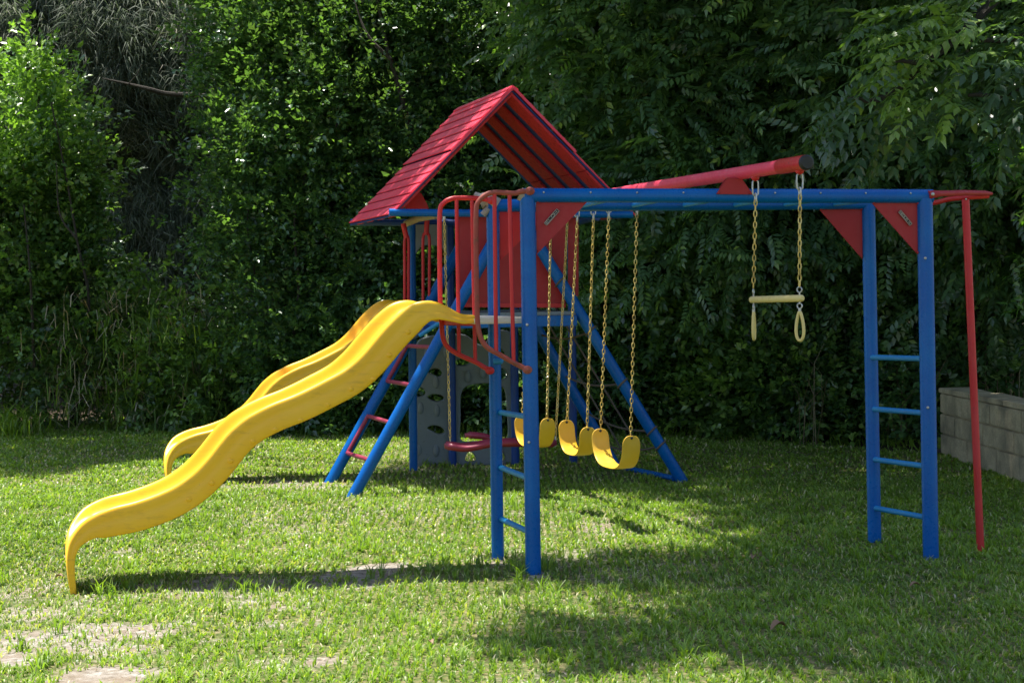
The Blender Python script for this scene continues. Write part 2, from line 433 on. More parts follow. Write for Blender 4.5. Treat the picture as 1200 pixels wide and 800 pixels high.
# --- slides: a waved trough swept along a path measured on its near rim
P0 = at(556, 371, 10.02)
SD = Vector((2.2, .46, 0)).normalized()
RIM = [(557, 369.8, .04, 1), (546, 369.3, .05, 1), (537.5, 367.0, .055, 1), (529, 362, .075, 1), (520, 357.2, .09, 1), (510, 353.8, .11, 1), (500, 352.6, .125, 1), (487, 355, .14, 1), (475, 361.5, .15, 1), (462, 373, .155, 1), (450, 385.5, .155, 1), (437, 401, .155, 1), (425, 415, .155, 1), (412, 427, .155, 1), (400, 435.5, .155, 1),
       (382, 445, .155, 1), (362.5, 455, .155, 1), (343, 464, .155, 1), (322, 472, .155, 1), (303, 481, .155, 1), (286, 491, .155, 1), (269, 505.6, .155, 1), (256, 521, .155, 1), (245, 535, .155, 1), (228, 553, .155, 1), (206, 569, .158, 1), (182, 580, .16, 1), (157, 588.5, .16, 1), (138, 593, .158, 1), (123, 598, .15, 1), (108, 605, .135, .97),
       (97, 613, .11, .90), (88, 624, .085, .82), (82, 636, .06, .70), (79.5, 650, .042, .58), (79.5, 664, .036, .48), (81, 680, .034, .40), (83, 693, .03, .34), (84.5, 706, .028, .30)]
def slide_section(wall):
    """(across, height above rim, ) from the outer foot of the near wall over the trough to the far wall"""
    f = min(1.0, wall / .155); L = []
    near = [(-.006, -wall), (-.004, -wall * .72), (-.002, -wall * .52), (.006, -wall * .45), (.003, -.024 * f), (.008, -.008 * f), (.018, 0.0), (.029, -.005 * f), (.037, -.018 * f), (.046, -.045 * f), (.062, -.072 * f), (.095, -.086 * f), (.16, -.090 * f)]
    L += near; L.append((.28, -.091 * f))
    L += [(.56 - x, y) for x, y in reversed(near)]
    return L
def make_slide(label):
    pts = [on_plane(x, y, P0, SD) for x, y, _, _ in RIM]
    up = Vector((0, 0, 1)); n = len(pts); secs = []
    # smooth resample
    Pd = spline(pts, 3); wl = []; 
    for i in range(n - 1):
        for k in range(3):
            t = k / 3; wl.append((RIM[i][2] * (1 - t) + RIM[i + 1][2] * t, RIM[i][3] * (1 - t) + RIM[i + 1][3] * t))
    wl.append((RIM[-1][2], RIM[-1][3]))
    V = []; F = []
    for i, p in enumerate(Pd):
        a = Pd[max(i - 2, 0)]; b = Pd[min(i + 2, len(Pd) - 1)]
        t = (b - a).normalized(); nr = Wd.cross(t)
        nr = (nr - Wd * nr.dot(Wd)).normalized()
        if nr.z < 0 and abs(t.z) < .95: nr = -nr
        if i and nr.dot(last) < 0: nr = -nr
        last = nr
        wall, wf = wl[i]
        for (x, y) in slide_section(wall): V.append(p + Wd * (x * wf) + nr * y)
    m = len(slide_section(.1))
    for i in range(len(Pd) - 1):
        for k in range(m - 1): F.append((i * m + k, i * m + k + 1, (i + 1) * m + k + 1, (i + 1) * m + k))
    me = bpy.data.meshes.new('slide'); me.from_pydata([tuple(v) for v in V], [], F); me.update(); me.shade_smooth()
    o = link('slide', me, SLIDE, play); o['label'] = label
    s = o.modifiers.new('thickness', 'SOLIDIFY'); s.thickness = 0.009; s.offset = 0
    sb = o.modifiers.new('smooth', 'SUBSURF'); sb.levels = 1; sb.render_levels = 1
    return o, Pd
slide1, SP = make_slide('yellow wave slide nearest the camera, coming down from the monkey bar end')
# moulded dimples along the near wall of the slide
bm = bmesh.new()
for x, y in ((478, 389), (456, 416), (437, 444), (411, 456), (384, 474), (352, 492), (322, 503), (296, 517), (270, 540), (248, 566), (221, 585)):
    q = on_plane(x, y, P0 - Wd * .006, SD); sphere(bm, q + Wd * .006, .019, 1, .55, .8)
dms = split_islands(finish('moulded_dimple', bm, SLIDE, slide1))
# the same slide on the far side of the tower
T2 = at(453, 351.5, 15.75) - (on_plane(500, 352.6, P0, SD) + Wd * 0.56)
slide2 = slide1.copy(); slide2.data = slide1.data; C.objects.link(slide2); slide2.location = slide1.location + T2
slide2['label'] = 'yellow wave slide farther back, mostly hidden behind the near one'
for dm in dms:
    dm2 = dm.copy(); C.objects.link(dm2); dm2.parent = slide2

# --- swing frame: two A-frames astride the tower and the red beam
apF, apR = at(602, 240, 14.3), at(557, 258, 15.35)
LF, LR = vert(415, 578, 14.01), vert(388, 563, 15.0)
RF, RRr = vert(798, 561, 14.72), vert(722, 547, 15.66)
LR = Vector((ground(388, 563).x, ground(388, 563).y, 0)); LF = ground(415, 579); RF = ground(798, 561); RRr = ground(722, 547)
def leg(foot, top):
    b = foot + (foot - top).normalized() * 0.05
    return obj_tube('a_frame_leg', [b, top], 0.047, BLUE, play, 20)
for f_, t_ in ((LF, apF), (LR, apR), (RF, apF), (RRr, apR)): leg(f_, t_)
rungs_px = [((480, 405), (503, 407)), ((457, 446), (478, 451.5)), ((433.5, 487), (454, 496)), ((410, 530), (431, 540))]
rp = [(on_line(LR, apR, a[1]), on_line(LF, apF, b[1])) for a, b in rungs_px]
for i in (0, 2):
    (a1, b1), (a2, b2) = rp[i], rp[i + 1]
    off = (b1 - a1).normalized() * .045
    bm = bmesh.new(); tube(bm, spline([b1, b1.lerp(a1, .5), a1 + off * 1.9, a1 + off * 1.0 + (a2 - a1) * .06, a1.lerp(a2, .5) + off, a2 + off * 1.0 - (a2 - a1) * .06, a2 + off * 1.9, b2.lerp(a2, .5), b2], 4), 0.0175, 12)
    finish('step_loop', bm, MAROON, play)
obj_tube('ladder_brace', [at(492, 393, 14.5), at(517, 377, 14.4)], 0.018, BLUE_PALE, play)
obj_tube('ladder_brace', [on_line(LR, apR, 396), at(500, 384, 14.6)], 0.03, NAVY, play)
# red beam resting on the monkey bars
inv = lambda x: 1.0 / (1 / 14.3 + (x - 602) * 1.099e-4)
Bn, Bf = at(944, 190.7, inv(944)), at(600, 246, inv(600))
bd = (Bn - Bf).normalized()
def beam_at(px):                       # point of the beam axis seen at that pixel column
    lo, hi = 0.0, 1.0
    for _ in range(30):
        m = (lo + hi) / 2
        if proj(Bf.lerp(Bn, m))[0] < px: lo = m
        else: hi = m
    return Bf.lerp(Bn, lo)
Br = 0.037
beam = obj_tube('swing_beam', [Bf - bd * .3, Bn - bd * .30], Br, ROOF, play, 24)
bm = bmesh.new(); tube(bm, [Bn - bd * .30, Bn - bd * .295, Bn], [Br + .001, Br + .004, Br + .004], 24); finish('beam_sleeve', bm, RED, beam)
bm = bmesh.new(); tube(bm, [Bn + bd * .0005, Bn + bd * .016, Bn + bd * .024], [Br + .003, Br + .003, Br - .006], 24); finish('end_cap', bm, BLACKM, beam, angle=30)
# saddle bracket
s0 = beam_at(862)
bm = bmesh.new()
for off in (-0.052, 0.046):
    P = [at(838, 228, Yf(838)), at(881, 228.5, Yf(881)), at(868, 210, Yf(868)), at(851, 209, Yf(851))]
    n_ = Vector((0, 1, 0)); prism(bm, [q + Vector((0, off, 0)) for q in P], Vector((0, .005, 0)), .001)
for q in ((841, 226), (878, 226.5)): bolt(bm, at(*q, Yf(q[0])) + Vector((0, -.053, 0)), (0, -1, 0), .007)
finish('saddle_bracket', bm, PANEL, play, smooth=False)

# --- chains, hooks, seats: things hanging from the beam
def chain_mesh(a, b, pitch=0.030, wire=0.0034, half=0.0085):
    a, b = Vector(a), Vector(b); L = (b - a).length; n = max(2, round(L / pitch)); dd = (b - a).normalized()
    x = dd.orthogonal().normalized(); y = dd.cross(x); ph = R.random() * 3
    bm = bmesh.new()
    for i in range(n):
        c = a + dd * (L * (i + .5) / n); ang = ph + (i % 2) * math.pi / 2 + R.uniform(-.12, .12)
        s = x * math.cos(ang) + y * math.sin(ang); hl = pitch * .5 * 1.12; pts = []
        for k in range(10):
            t = 2 * math.pi * k / 10; ct, st = math.cos(t), math.sin(t)
            pts.append(c + s * (ct * half) + dd * (st * half + math.copysign(max(0, hl - half), st) if abs(st) > .01 else 0))
        tube(bm, pts, wire, 5, closed=True)
    return bm
def shackle(bm, p, h, wd, across, r=0.0045):
    """long oval steel link hanging from p"""
    pts = []
    for k in range(14):
        t = 2 * math.pi * k / 14; ct, st = math.cos(t), math.sin(t)
        pts.append(p + across * (ct * wd / 2) + Vector((0, 0, -h / 2 + st * (wd / 2) + (math.copysign(h / 2 - wd / 2, st) if abs(st) > .01 else 0))))
    tube(bm, pts, r, 7, closed=True)
def hang(px, parent, end, hl=0.075):
    """steel hook under the beam at pixel column px, then the coated chain down to end"""
    p = beam_at(px); top = p + Vector((0, 0, -Br - .014))
    bm = bmesh.new(); sphere(bm, p + Vector((0, 0, -Br)), .026, .9, .9, .8); finish('beam_hanger', bm, RED, beam)
    bm = bmesh.new(); shackle(bm, top, hl, .034, Vector((.97, .2, 0)).normalized()); shackle(bm, top + Vector((0, 0, -hl + .012)), .05, .022, Wd)
    finish('hook', bm, STEEL, parent)
    q = top + Vector((0, 0, -hl - .025))
    finish('chain', chain_mesh(q, end), CHAIN, parent)
    return q
def swing(top_px, ends, low, label, n):
    (xa, xb) = top_px; A = at(*ends[0], inv(xa) + .0); B = at(*ends[1], inv(xb))
    mid = (A + B) / 2; base = at(low[0], low[1], mid.y)
    s = empty('swing', (mid.x, mid.y, 0), label, 'swing', 'yellow sling swings on the red beam')
    hang(xa, s, A); hang(xb, s, B)
    e = (B - A); e.z = 0; half = e.length / 2 + .012; e.normalize(); side = Vector((0, 0, 1)).cross(e).normalized()
    sag = mid.z - base.z; bm = bmesh.new(); raw = []
    for i in range(201):                       # superellipse belt, measured off evenly
        t = i / 200; cx, sy = -math.cos(math.pi * t), math.sin(math.pi * t)
        raw.append(mid + e * (math.copysign(abs(cx) ** .62, cx) * half) + Vector((0, 0, -(max(sy, 0) ** .72) * sag + (B.z - A.z) * cx * .5)))
    cum = [0]
    for i in range(200): cum.append(cum[-1] + (raw[i + 1] - raw[i]).length)
    LL = cum[-1]; ss = [0, .004, .010, .020, .034, .050, .062]; ss = ss + [.062 + (LL - .124) * k / 24 for k in range(1, 24)] + [LL - v for v in reversed(ss)]; rows = []
    for s_ in ss:
        ix = [np.interp(s_, cum, [p[c] for p in raw]) for c in range(3)]; de = min(s_, LL - s_)
        rows.append((Vector(ix), .012 + .052 * math.sqrt(max(0, 1 - (1 - min(1, de / .062)) ** 2))))
    vs = []
    for i, (c, hw) in enumerate(rows):
        vs.append([bm.verts.new(c + side * (hw * u) + Vector((0, 0, -.003 if u == 0 else 0))) for u in (-1, -.75, -.35, 0, .35, .75, 1)])
    for i in range(len(vs) - 1):
        for k in range(6): bm.faces.new((vs[i][k], vs[i][k + 1], vs[i + 1][k + 1], vs[i + 1][k]))
    o = finish('seat', bm, SEATY, s, angle=60)
    so_ = o.modifiers.new('thickness', 'SOLIDIFY'); so_.thickness = .009; so_.offset = 0
    sb = o.modifiers.new('smooth', 'SUBSURF'); sb.levels = 1; sb.render_levels = 1
    bm = bmesh.new()
    for q, sg in ((A, -1), (B, 1)):
        c_ = q + e * (sg * .012) - Vector((0, 0, .016)); tube(bm, [c_ - e * .012, c_ - e * .009, c_ + e * .009, c_ + e * .012], [.005, .009, .009, .005], 10)
    split_islands(finish('rivet', bm, BLACKM, s))
    return s
swing((713, 746), ((704, 502), (739, 510)), (722, 547), 'nearest yellow sling swing, seat lowest and farthest right of the three', 3)
swing((676, 695), ((664.5, 492), (688, 500)), (675, 532), 'middle yellow sling swing, hanging between the two others', 2)
swing((622, 645), ((612, 486.5), (641, 489.5)), (627, 523), 'farthest yellow sling swing, half hidden behind the blue ladder post', 1)
# trapeze
tA, tB = at(883, 351, inv(885)), at(937, 349.5, inv(940))
tr = empty('trapeze_bar', ((tA.x + tB.x) / 2, (tA.y + tB.y) / 2, 0), 'pale yellow trapeze bar with two hand rings under the red beam end', 'trapeze')
e = (tB - tA).normalized()
bm = bmesh.new(); ext = .022
tube(bm, [tA - e * (ext + .012), tA - e * ext, tB + e * ext, tB + e * (ext + .012)], [.010, .0185, .0185, .010], 16); finish('bar', bm, SEATP, tr, angle=35)
for q, px, face in ((tA, 885, Vector((.35, .94, 0))), (tB, 937, Vector((.80, -.6, 0)))):
    hang(px, tr, q + Vector((0, 0, .062)), .085)
    bm = bmesh.new(); up = Vector((0, 0, 1))
    for zc in (.045, -.040):
        tube(bm, [q + Vector((0, 0, zc)) + e.cross(up) * 0 + (face * math.cos(t) + up * math.sin(t)) * .014 for t in [2 * math.pi * k / 12 for k in range(12)]], .0038, 6, closed=True)
    tube(bm, [q + up * .034, q - up * .030], .0045, 6); tube(bm, [q - up * .050, q - up * .070], .008, 8)
    finish('eye_bolt', bm, STEEL, tr)
    pts = []
    for k in range(24):
        t = 2 * math.pi * k / 24; x_ = math.sin(t) * .0235 * (0.55 + .45 * (1 - math.cos(t)) / 2 + .25 * (1 - math.cos(t)) / 2); z_ = math.cos(t) * .075
        pts.append(q + face * x_ + up * (z_ - .145))
    bm = bmesh.new(); tube(bm, pts, .0085, 9, closed=True); finish('hand_ring', bm, SEATP, tr)

# --- tower
Yt = lambda x: 14.3 + 0.0011 * (x - 602)
tp = [((484.5, 551), (482, 262)), ((530.5, 545), (527, 256)), ((604, 544.5), (601, 254)), ((672, 541), (669, 262))]
for b_, t_ in tp:
    g = ground(*b_); post('tower_post', g, at(*t_, g.y), .036, NAVY if b_[0] > 500 else BLUE)
bar1 = [at(456, 249, Yt(456)), at(741, 251.5, Yt(741))]
bar2 = [at(411, 260.5, 15.85), at(668, 262, 16.1)]
for b_ in (bar1, bar2): obj_tube('roof_beam', b_, .030, BLUE if b_ is bar1 else NAVY, play, 16)
obj_tube('side_beam', [at(476, 262, 15.7), at(490, 256, 15.0), at(512, 252, 14.35)], .030, CAST, play)
obj_tube('side_beam', [at(672, 262, 16.0), at(700, 254, 14.4)], .028, NAVY, play)
# deck
dk = [at(528, 366, Yt(528)), at(675, 366, Yt(675))]
zz = (dk[0].z + dk[1].z) / 2
back = Wd * 1.55
bm = bmesh.new(); slab(bm, [Vector((q.x, q.y, zz - .03)) for q in (dk[0], dk[1], dk[1] + back, dk[0] + back)], (0, 0, .03), .004)
finish('tower_deck', bm, GREY, play)
bm = bmesh.new(); a_, b_ = Vector((*dk[0].xy, zz - .032)), Vector((*dk[1].xy, zz - .032))
slab(bm, [a_ - Wd * .035, b_ - Wd * .035, b_, a_], (0, 0, -.085), .006)
slab(bm, [b_ - Wd * .0, b_ + back, b_ + back - U * .03, b_ - U * .03], (0, 0, -.085), .004)
slab(bm, [a_ - Wd * .0, a_ + back, a_ + back + U * .03, a_ + U * .03], (0, 0, -.085), .004)
finish('deck_frame', bm, BLUE, play)
# red boards
def board(name, q, Y, mat, th=.016):
    P = [at(x, y, Y(x)) for x, y in q]; bm = bmesh.new(); slab(bm, P, (0, th, 0), .002); return finish(name, bm, mat, play, smooth=False)
Yp = lambda x: Yt(x) + .10
wallp = board('red_wall_panel', ((538, 357), (663, 357.5), (663, 247), (538, 246)), Yp, PANEL)
bm = bmesh.new()
slab(bm, [at(x, y, Yp(x)) for x, y in ((538, 360), (663, 360.5), (663, 355.5), (538, 355))], (0, -.02, 0), .004)
finish('panel_edge', bm, RED, wallp, smooth=False)
board('red_wall_panel', ((665.5, 346), (678, 347), (678, 252), (665.5, 252)), lambda x: Yp(x) + .05, PANEL)
# grey arched header at the back
bm = bmesh.new()
P = [(487, 263)] + [(512 , 263), (524, 263), (524, 300), (519, 292), (510, 287.5), (500, 287), (492, 290), (487, 298)]
prism(bm, [at(x, y, 15.85) for x, y in P], (0, .02, 0), .003); finish('arched_header', bm, GREY, play, smooth=False)
# red twin-tube handles at the far slide
for (x0, x1, yt, yb) in ((473.5, 479.5, 276, 352), (495, 504, 272.5, 352)):
    Y_ = 15.2
    bm = bmesh.new(); xm = (x0 + x1) / 2
    tube(bm, spline([at(x0 + .8, yb, Y_), at(x0 + .8, (yt + yb) / 2, Y_), at(x0 + .8, yt + 7, Y_), at(xm, yt, Y_), at(x1 - .8, yt + 7, Y_), at(x1 - .8, (yt + yb) / 2, Y_), at(x1 - .8, yb, Y_)], 4), .013, 10)
    tube(bm, [at(xm, yt + 3, Y_), at(xm + (1 if x0 > 480 else -4), yt - 14, Y_)], .022, 10)
    h = finish('handrail_hoop', bm, RED, play)
# red saddle plates where the roof sits on the front beam
for pts_ in ([(474, 247), (479, 226), (486, 221), (494, 227), (501, 240), (503, 247)], [(722, 249), (724, 236), (731, 233), (738, 240), (741, 249)]):
    bm = bmesh.new(); prism(bm, [at(x, y, 14.75) for x, y in pts_], (0, .03, 0), .004); finish('roof_saddle', bm, RED, play, smooth=False)

# --- roof
rf, rr_ = at(600, 103.5, 14.3), at(537, 129, 15.95)
lf, lr_ = at(457, 252, Yt(457)), at(409, 262.5, 15.85)
tf = at(744, 252, Yt(744)); tr_ = tf + (rr_ - rf) + Vector((0, 0, 0))
def slope(ridge_f, ridge_r, eave_f, eave_r, side):
    """lapped boards on the outside; broad boards with dark gaps on the inside"""
    up = (ridge_f - eave_f).cross(ridge_r - ridge_f).normalized()
    if up.z < 0: up = -up
    n = 12; bm = bmesh.new()
    k_notch = 6
    for k in range(n):
        t0, t1 = k / n, (k + 1) / n - .005
        a, b = ridge_f.lerp(eave_f, t0), ridge_f.lerp(eave_f, t1)
        c, d_ = ridge_r.lerp(eave_r, t1), ridge_r.lerp(eave_r, t0)
        ex = (ridge_f - ridge_r).normalized() * (.024 if k < k_notch else 0)
        lift = up * (.010 if k < k_notch else 0.0)
        a, b, = a + ex + lift, b + ex + lift; c, d_ = c + lift, d_ + lift
        # lower edge stands proud of the next board
        v = [a, b + up * .007, c + up * .007, d_]
        box8(bm, [q - up * .006 for q in v] + [v[0] + up * .002, v[1] + up * .004, v[2] + up * .004, v[3] + up * .002], .0015)
    o = finish('roof_panel', bm, ROOF, play, smooth=False)
    # lining boards run down the slope, four of them with gaps
    bm = bmesh.new(); m = 4
    for k in range(m):
        for (s0_, s1_) in ((.0, .62), (.624, .985)):
            u0, u1 = (k + .02) / m, (k + .62) / m
            A = ridge_f.lerp(ridge_r, u0); B = ridge_f.lerp(ridge_r, u1); A2 = eave_f.lerp(eave_r, u0); B2 = eave_f.lerp(eave_r, u1)
            q = [A.lerp(A2, s0_), A.lerp(A2, s1_), B.lerp(B2, s1_), B.lerp(B2, s0_)]
            slab(bm, [x - up * .022 for x in q], -up * .02, .003)
    finish('lining_board', bm, ROOF_IN, o, smooth=False)
    bm = bmesh.new(); slab(bm, [x - up * .0085 for x in (ridge_f, eave_f, eave_r, ridge_r)], -up * .010, 0)
    finish('dark_backing', bm, NAVY, o, smooth=False)
    for (t0, t1, ex_, lf_) in ((0, .505, .026, .013), (.50, 1.004, .002, .003)):
        ex = (ridge_f - ridge_r).normalized() * ex_; a, b = ridge_f.lerp(eave_f, t0) + ex, ridge_f.lerp(eave_f, t1) + ex
        bm = bmesh.new(); slab(bm, [a - up * .008, b - up * .008, b + up * lf_, a + up * lf_], (ridge_f - ridge_r).normalized() * .016, .003)
        finish('rake_trim', bm, ROOF, o, smooth=False)
    return o
slope(rf, rr_, lf, lr_, -1); slope(rf, rr_, tf, tr_, 1)
bm = bmesh.new(); up = Vector((0, 0, 1)); q0, q1 = rf + (rf - rr_).normalized() * .024, rr_
hx = Vector((.97, .17, 0))
prism(bm, [q0 + up * .024, q0 + hx * .05 - up * .012, q0 + hx * .05 - up * .02, q0 - hx * .05 - up * .02, q0 - hx * .05 - up * .012], q1 - q0, .004)
finish('ridge_cap', bm, ROOF, play, smooth=False)

# --- grey climbing wall with grip holes and an arch
def climbing_wall():
    Yw = 16.1
    def S(pts, n=5):
        P = [Vector((x, y, 0)) for x, y in pts]; P2 = [P[-1]] + P + [P[0], P[1]]; out = []
        for i in range(1, len(P2) - 2):
            for k in range(n):
                t = k / n; a, b, c, d = P2[i - 1], P2[i], P2[i + 1], P2[i + 2]
                out.append(0.5 * ((2 * b) + (c - a) * t + (2 * a - 5 * b + 4 * c - d) * t * t + (3 * b - a - 3 * c + d) * t ** 3))
        return out
    outline = [(489, 548), (489, 500), (488.5, 450), (489, 412), (493, 399), (503, 394), (520, 392), (540, 391.5), (550, 393.5), (558, 400), (566, 405), (573, 402), (577, 392), (588, 388), (600, 390), (603, 400), (601, 450), (601, 500), (602, 548)]
    holes = [[(504, 435), (510, 431.5), (517, 432.5), (520, 438), (516, 441), (509, 438)], [(536, 424), (541, 421), (549, 422), (552, 426), (546, 428.5), (538, 428)],
             [(503, 464), (510, 461.5), (519, 463), (521.5, 467.5), (515, 470), (506, 468)], [(502, 501), (509, 498), (518, 500.5), (521.5, 506), (516, 508.5), (508, 505)],
             [(489.8, 455.5), (494, 453), (499.5, 457), (499, 462), (492, 464), (490, 461)],
             [(541, 516), (541, 490), (541.5, 465), (546, 455), (556, 451), (575, 450), (588, 453), (594, 462), (596, 490), (596, 512), (590, 518), (560, 518)],
             [(579, 412), (586, 409), (593, 413), (594, 420), (586, 424), (580, 420)], [(580, 436), (587, 432), (595, 436), (595, 444), (586, 447), (580, 443)], [(546, 541), (547, 533), (551, 530), (556, 534), (557, 541)], [(580, 541), (581, 533), (586, 530), (591, 534), (592, 541)]]
    cu = bpy.data.curves.new('climbing_wall', 'CURVE'); cu.dimensions = '2D'; cu.fill_mode = 'BOTH'
    s = 16.1 / F_PX; o0 = at(489, 548, Yw)
    cu.extrude = .035; cu.bevel_depth = .012; cu.bevel_resolution = 2; cu.offset = -.012
    for poly in [outline] + holes:
        P = S(poly) if poly is not outline else S(poly, 3)
        sp = cu.splines.new('POLY'); sp.points.add(len(P) - 1); sp.use_cyclic_u = True
        for i, p in enumerate(P): sp.points[i].co = ((p.x - 489) * s, (548 - p.y) * s, 0, 1)
    tmp = bpy.data.objects.new('tmp', cu); C.objects.link(tmp)
    dg = bpy.context.evaluated_depsgraph_get(); me = bpy.data.meshes.new_from_object(tmp.evaluated_get(dg))
    bpy.data.objects.remove(tmp)
    # stand it up: curve x -> U, curve y -> up
    tower_u = Vector((.99, .06, 0)).normalized(); nrm = tower_u.cross(Vector((0, 0, 1)))
    for v in me.vertices:
        x, y, zc = v.co; p = o0 + tower_u * x + Vector((0, 0, 1)) * y + nrm * zc
        v.co = p
    me.shade_smooth(); me.set_sharp_from_angle(angle=math.radians(35))
    ob = link('climbing_wall', me, None, play); me.materials.clear(); me.materials.append(GREY)
    bm = bmesh.new()
    for x, y in ((511, 448), (512, 481), (511, 528), (493, 478), (530, 470), (491, 527), (566, 436), (548, 441), (585, 527), (523, 412), (500, 415)):
        sphere(bm, at(x, y, Yw - .04), .045, .62, .35, 1.25, 14, 9)
    split_islands(finish('climbing_hold', bm, GREY, ob))
climbing_wall()

# --- rope net and ground bar between the right legs
def rope(pts, r=.009): obj_tube('net_rope', spline(pts, 5), r, ROPE, play, 8)
def sagl(a, b, s): return [a, a.lerp(b, .25) - Vector((0, 0, s * .7)), a.lerp(b, .5) - Vector((0, 0, s)), a.lerp(b, .75) - Vector((0, 0, s * .7)), b]
nodes_f, nodes_r = [], []
for yf, yr in ((330, 345), (388, 392), (449, 440), (505, 482), (522, 520)):
    a, b = on_line(RF, apF, yf), on_line(RRr, apR, yr); nodes_f.append(a); nodes_r.append(b); rope(sagl(a, b, .05))
    t = (RF - apF).normalized(); x_ = t.orthogonal().normalized(); y_ = t.cross(x_)
    bm = bmesh.new(); tube(bm, [a + (x_ * math.cos(k) + y_ * math.sin(k)) * .053 + t * .02 * math.sin(k) for k in [2 * math.pi * i / 16 for i in range(16)]], .008, 6, closed=True)
    finish('rope_loop', bm, ROPE, play)
for fr in (.33, .66):
    rope([a.lerp(b, fr) - Vector((0, 0, .045)) for a, b in zip(nodes_f, nodes_r)], .008)
obj_tube('ground_bar', [RF + Vector((-.06, .0, .008)), RRr + Vector((0, 0, .008))], .024, BLUE, play)

# --- fireman pole
pt = at(1131.5, 234, 10.55); pb = ground(1149.5, 646)
obj_tube('fire_pole', [pb - Vector((0, 0, .04)), pt], .0225, RED, play, 18)
tip = at(1159, 227.5, 10.6)
bm = bmesh.new()
tube(bm, [at(1088, 228.5, Yfr - .03), at(1096, 227.6, Yfr - .02), at(1101, 227, Yfr), at(1130, 226, 10.4), at(1154, 226.3, 10.55), at(1162, 227, 10.6)], [.024, .022, .0175, .0165, .015, .009], 14)
finish('pole_arm', bm, PANEL, play)
bm = bmesh.new()
tube(bm, spline([RRt + Vector((.02, 0, -.01)), at(1060, 241, 10.85), at(1095, 237.5, 10.72), at(1112, 233.5, 10.64), at(1131, 231.5, 10.57), at(1146, 230.5, 10.58), at(1158, 229.6, 10.6)], 5), .0145, 14)
finish('pole_arm', bm, RED, play)  # brighter red than the front arm, painting in the light on it
bm = bmesh.new(); bolt(bm, at(1093, 227.5, Yfr - .075), (0, -1, 0), .010); bolt(bm, at(1132, 233.5, 10.5), (0, -1, 0), .006); split_islands(finish('bolts', bm, STEEL, play), 'bolt')

# --- maroon glider hanging under the tower
gl = empty('glider_swing', (0, 14.2, 0), 'maroon plastic glider board hanging low on two chains under the tower', 'glider swing')
def plank(path, Y, wds, th, name):
    bm = bmesh.new(); pts = spline([at(x, y, Y(x)) for x, y in path], 5); ws = np.interp(np.linspace(0, 1, len(pts)), np.linspace(0, 1, len(wds)), wds)
    T, _N = frames(pts); prev = None; rings = []
    for p, t, w_ in zip(pts, T, ws):
        s = Vector((0, 0, 1)).cross(t).normalized(); u_ = t.cross(s)
        rings.append([bm.verts.new(p + s * (math.cos(a) * w_) + u_ * (math.sin(a) * th * (.75 if w_ > .05 else .5))) for a in [2 * math.pi * k / 14 for k in range(14)]])
    for i in range(len(rings) - 1):
        for k in range(14): bm.faces.new((rings[i][k], rings[i][(k + 1) % 14], rings[i + 1][(k + 1) % 14], rings[i + 1][k]))
    bm.faces.new(rings[0]); bm.faces.new(list(reversed(rings[-1])))
    return finish(name, bm, MAROON, gl, angle=70)
Yg = lambda x: 13.95 + .0012 * (x - 527)
plank([(521, 522.5), (527, 522), (542, 524), (556, 522.5), (575, 519), (605, 518), (640, 518.5), (652, 518.5)], Yg, [.02, .09, .10, .10, .09, .10, .10, .02], .046, 'glider_board')
plank([(545, 510), (552, 509.5), (566, 511), (580, 515), (600, 517)], lambda x: Yg(x) + .22, [.02, .06, .06, .05, .04], .036, 'foot_board')
for (tx, ty, bx, by) in ((520.5, 256, 527.5, 517), (665, 257, 651, 514)):
    Yc = Yg(bx); a_ = at(tx, ty, Yt(tx)); b_ = at(bx, by, Yc)
    finish('chain', chain_mesh(a_, b_), CHAIN, gl)
    bm = bmesh.new(); tube(bm, [b_ + Vector((0, 0, .02)), b_ - Vector((0, 0, .05))], .008, 8); tube(bm, [a_ + Vector((0, 0, .02)), a_ - Vector((0, 0, .01))], .014, 8); finish('eye_bolt', bm, STEEL, gl)

# ================================================================== ground
def vnoise(x, y, s, seed):
    """smooth value noise, 0..1"""
    g = np.random.default_rng(seed).random((64, 64)); x = x / s; y = y / s
    xi = np.floor(x).astype(int); yi = np.floor(y).astype(int); fx = x - xi; fy = y - yi
    fx = fx * fx * (3 - 2 * fx); fy = fy * fy * (3 - 2 * fy)
    G = lambda i, j: g[i % 64, j % 64]
    return (G(xi, yi) * (1 - fx) + G(xi + 1, yi) * fx) * (1 - fy) + (G(xi, yi + 1) * (1 - fx) + G(xi + 1, yi + 1) * fx) * fy
def fbm(x, y, s, seed, o=4):
    t = 0; a = .5; n = 0
    for k in range(o): t = t + a * vnoise(x, y, s / 2 ** k, seed + k); n += a; a *= .55
    return t / n
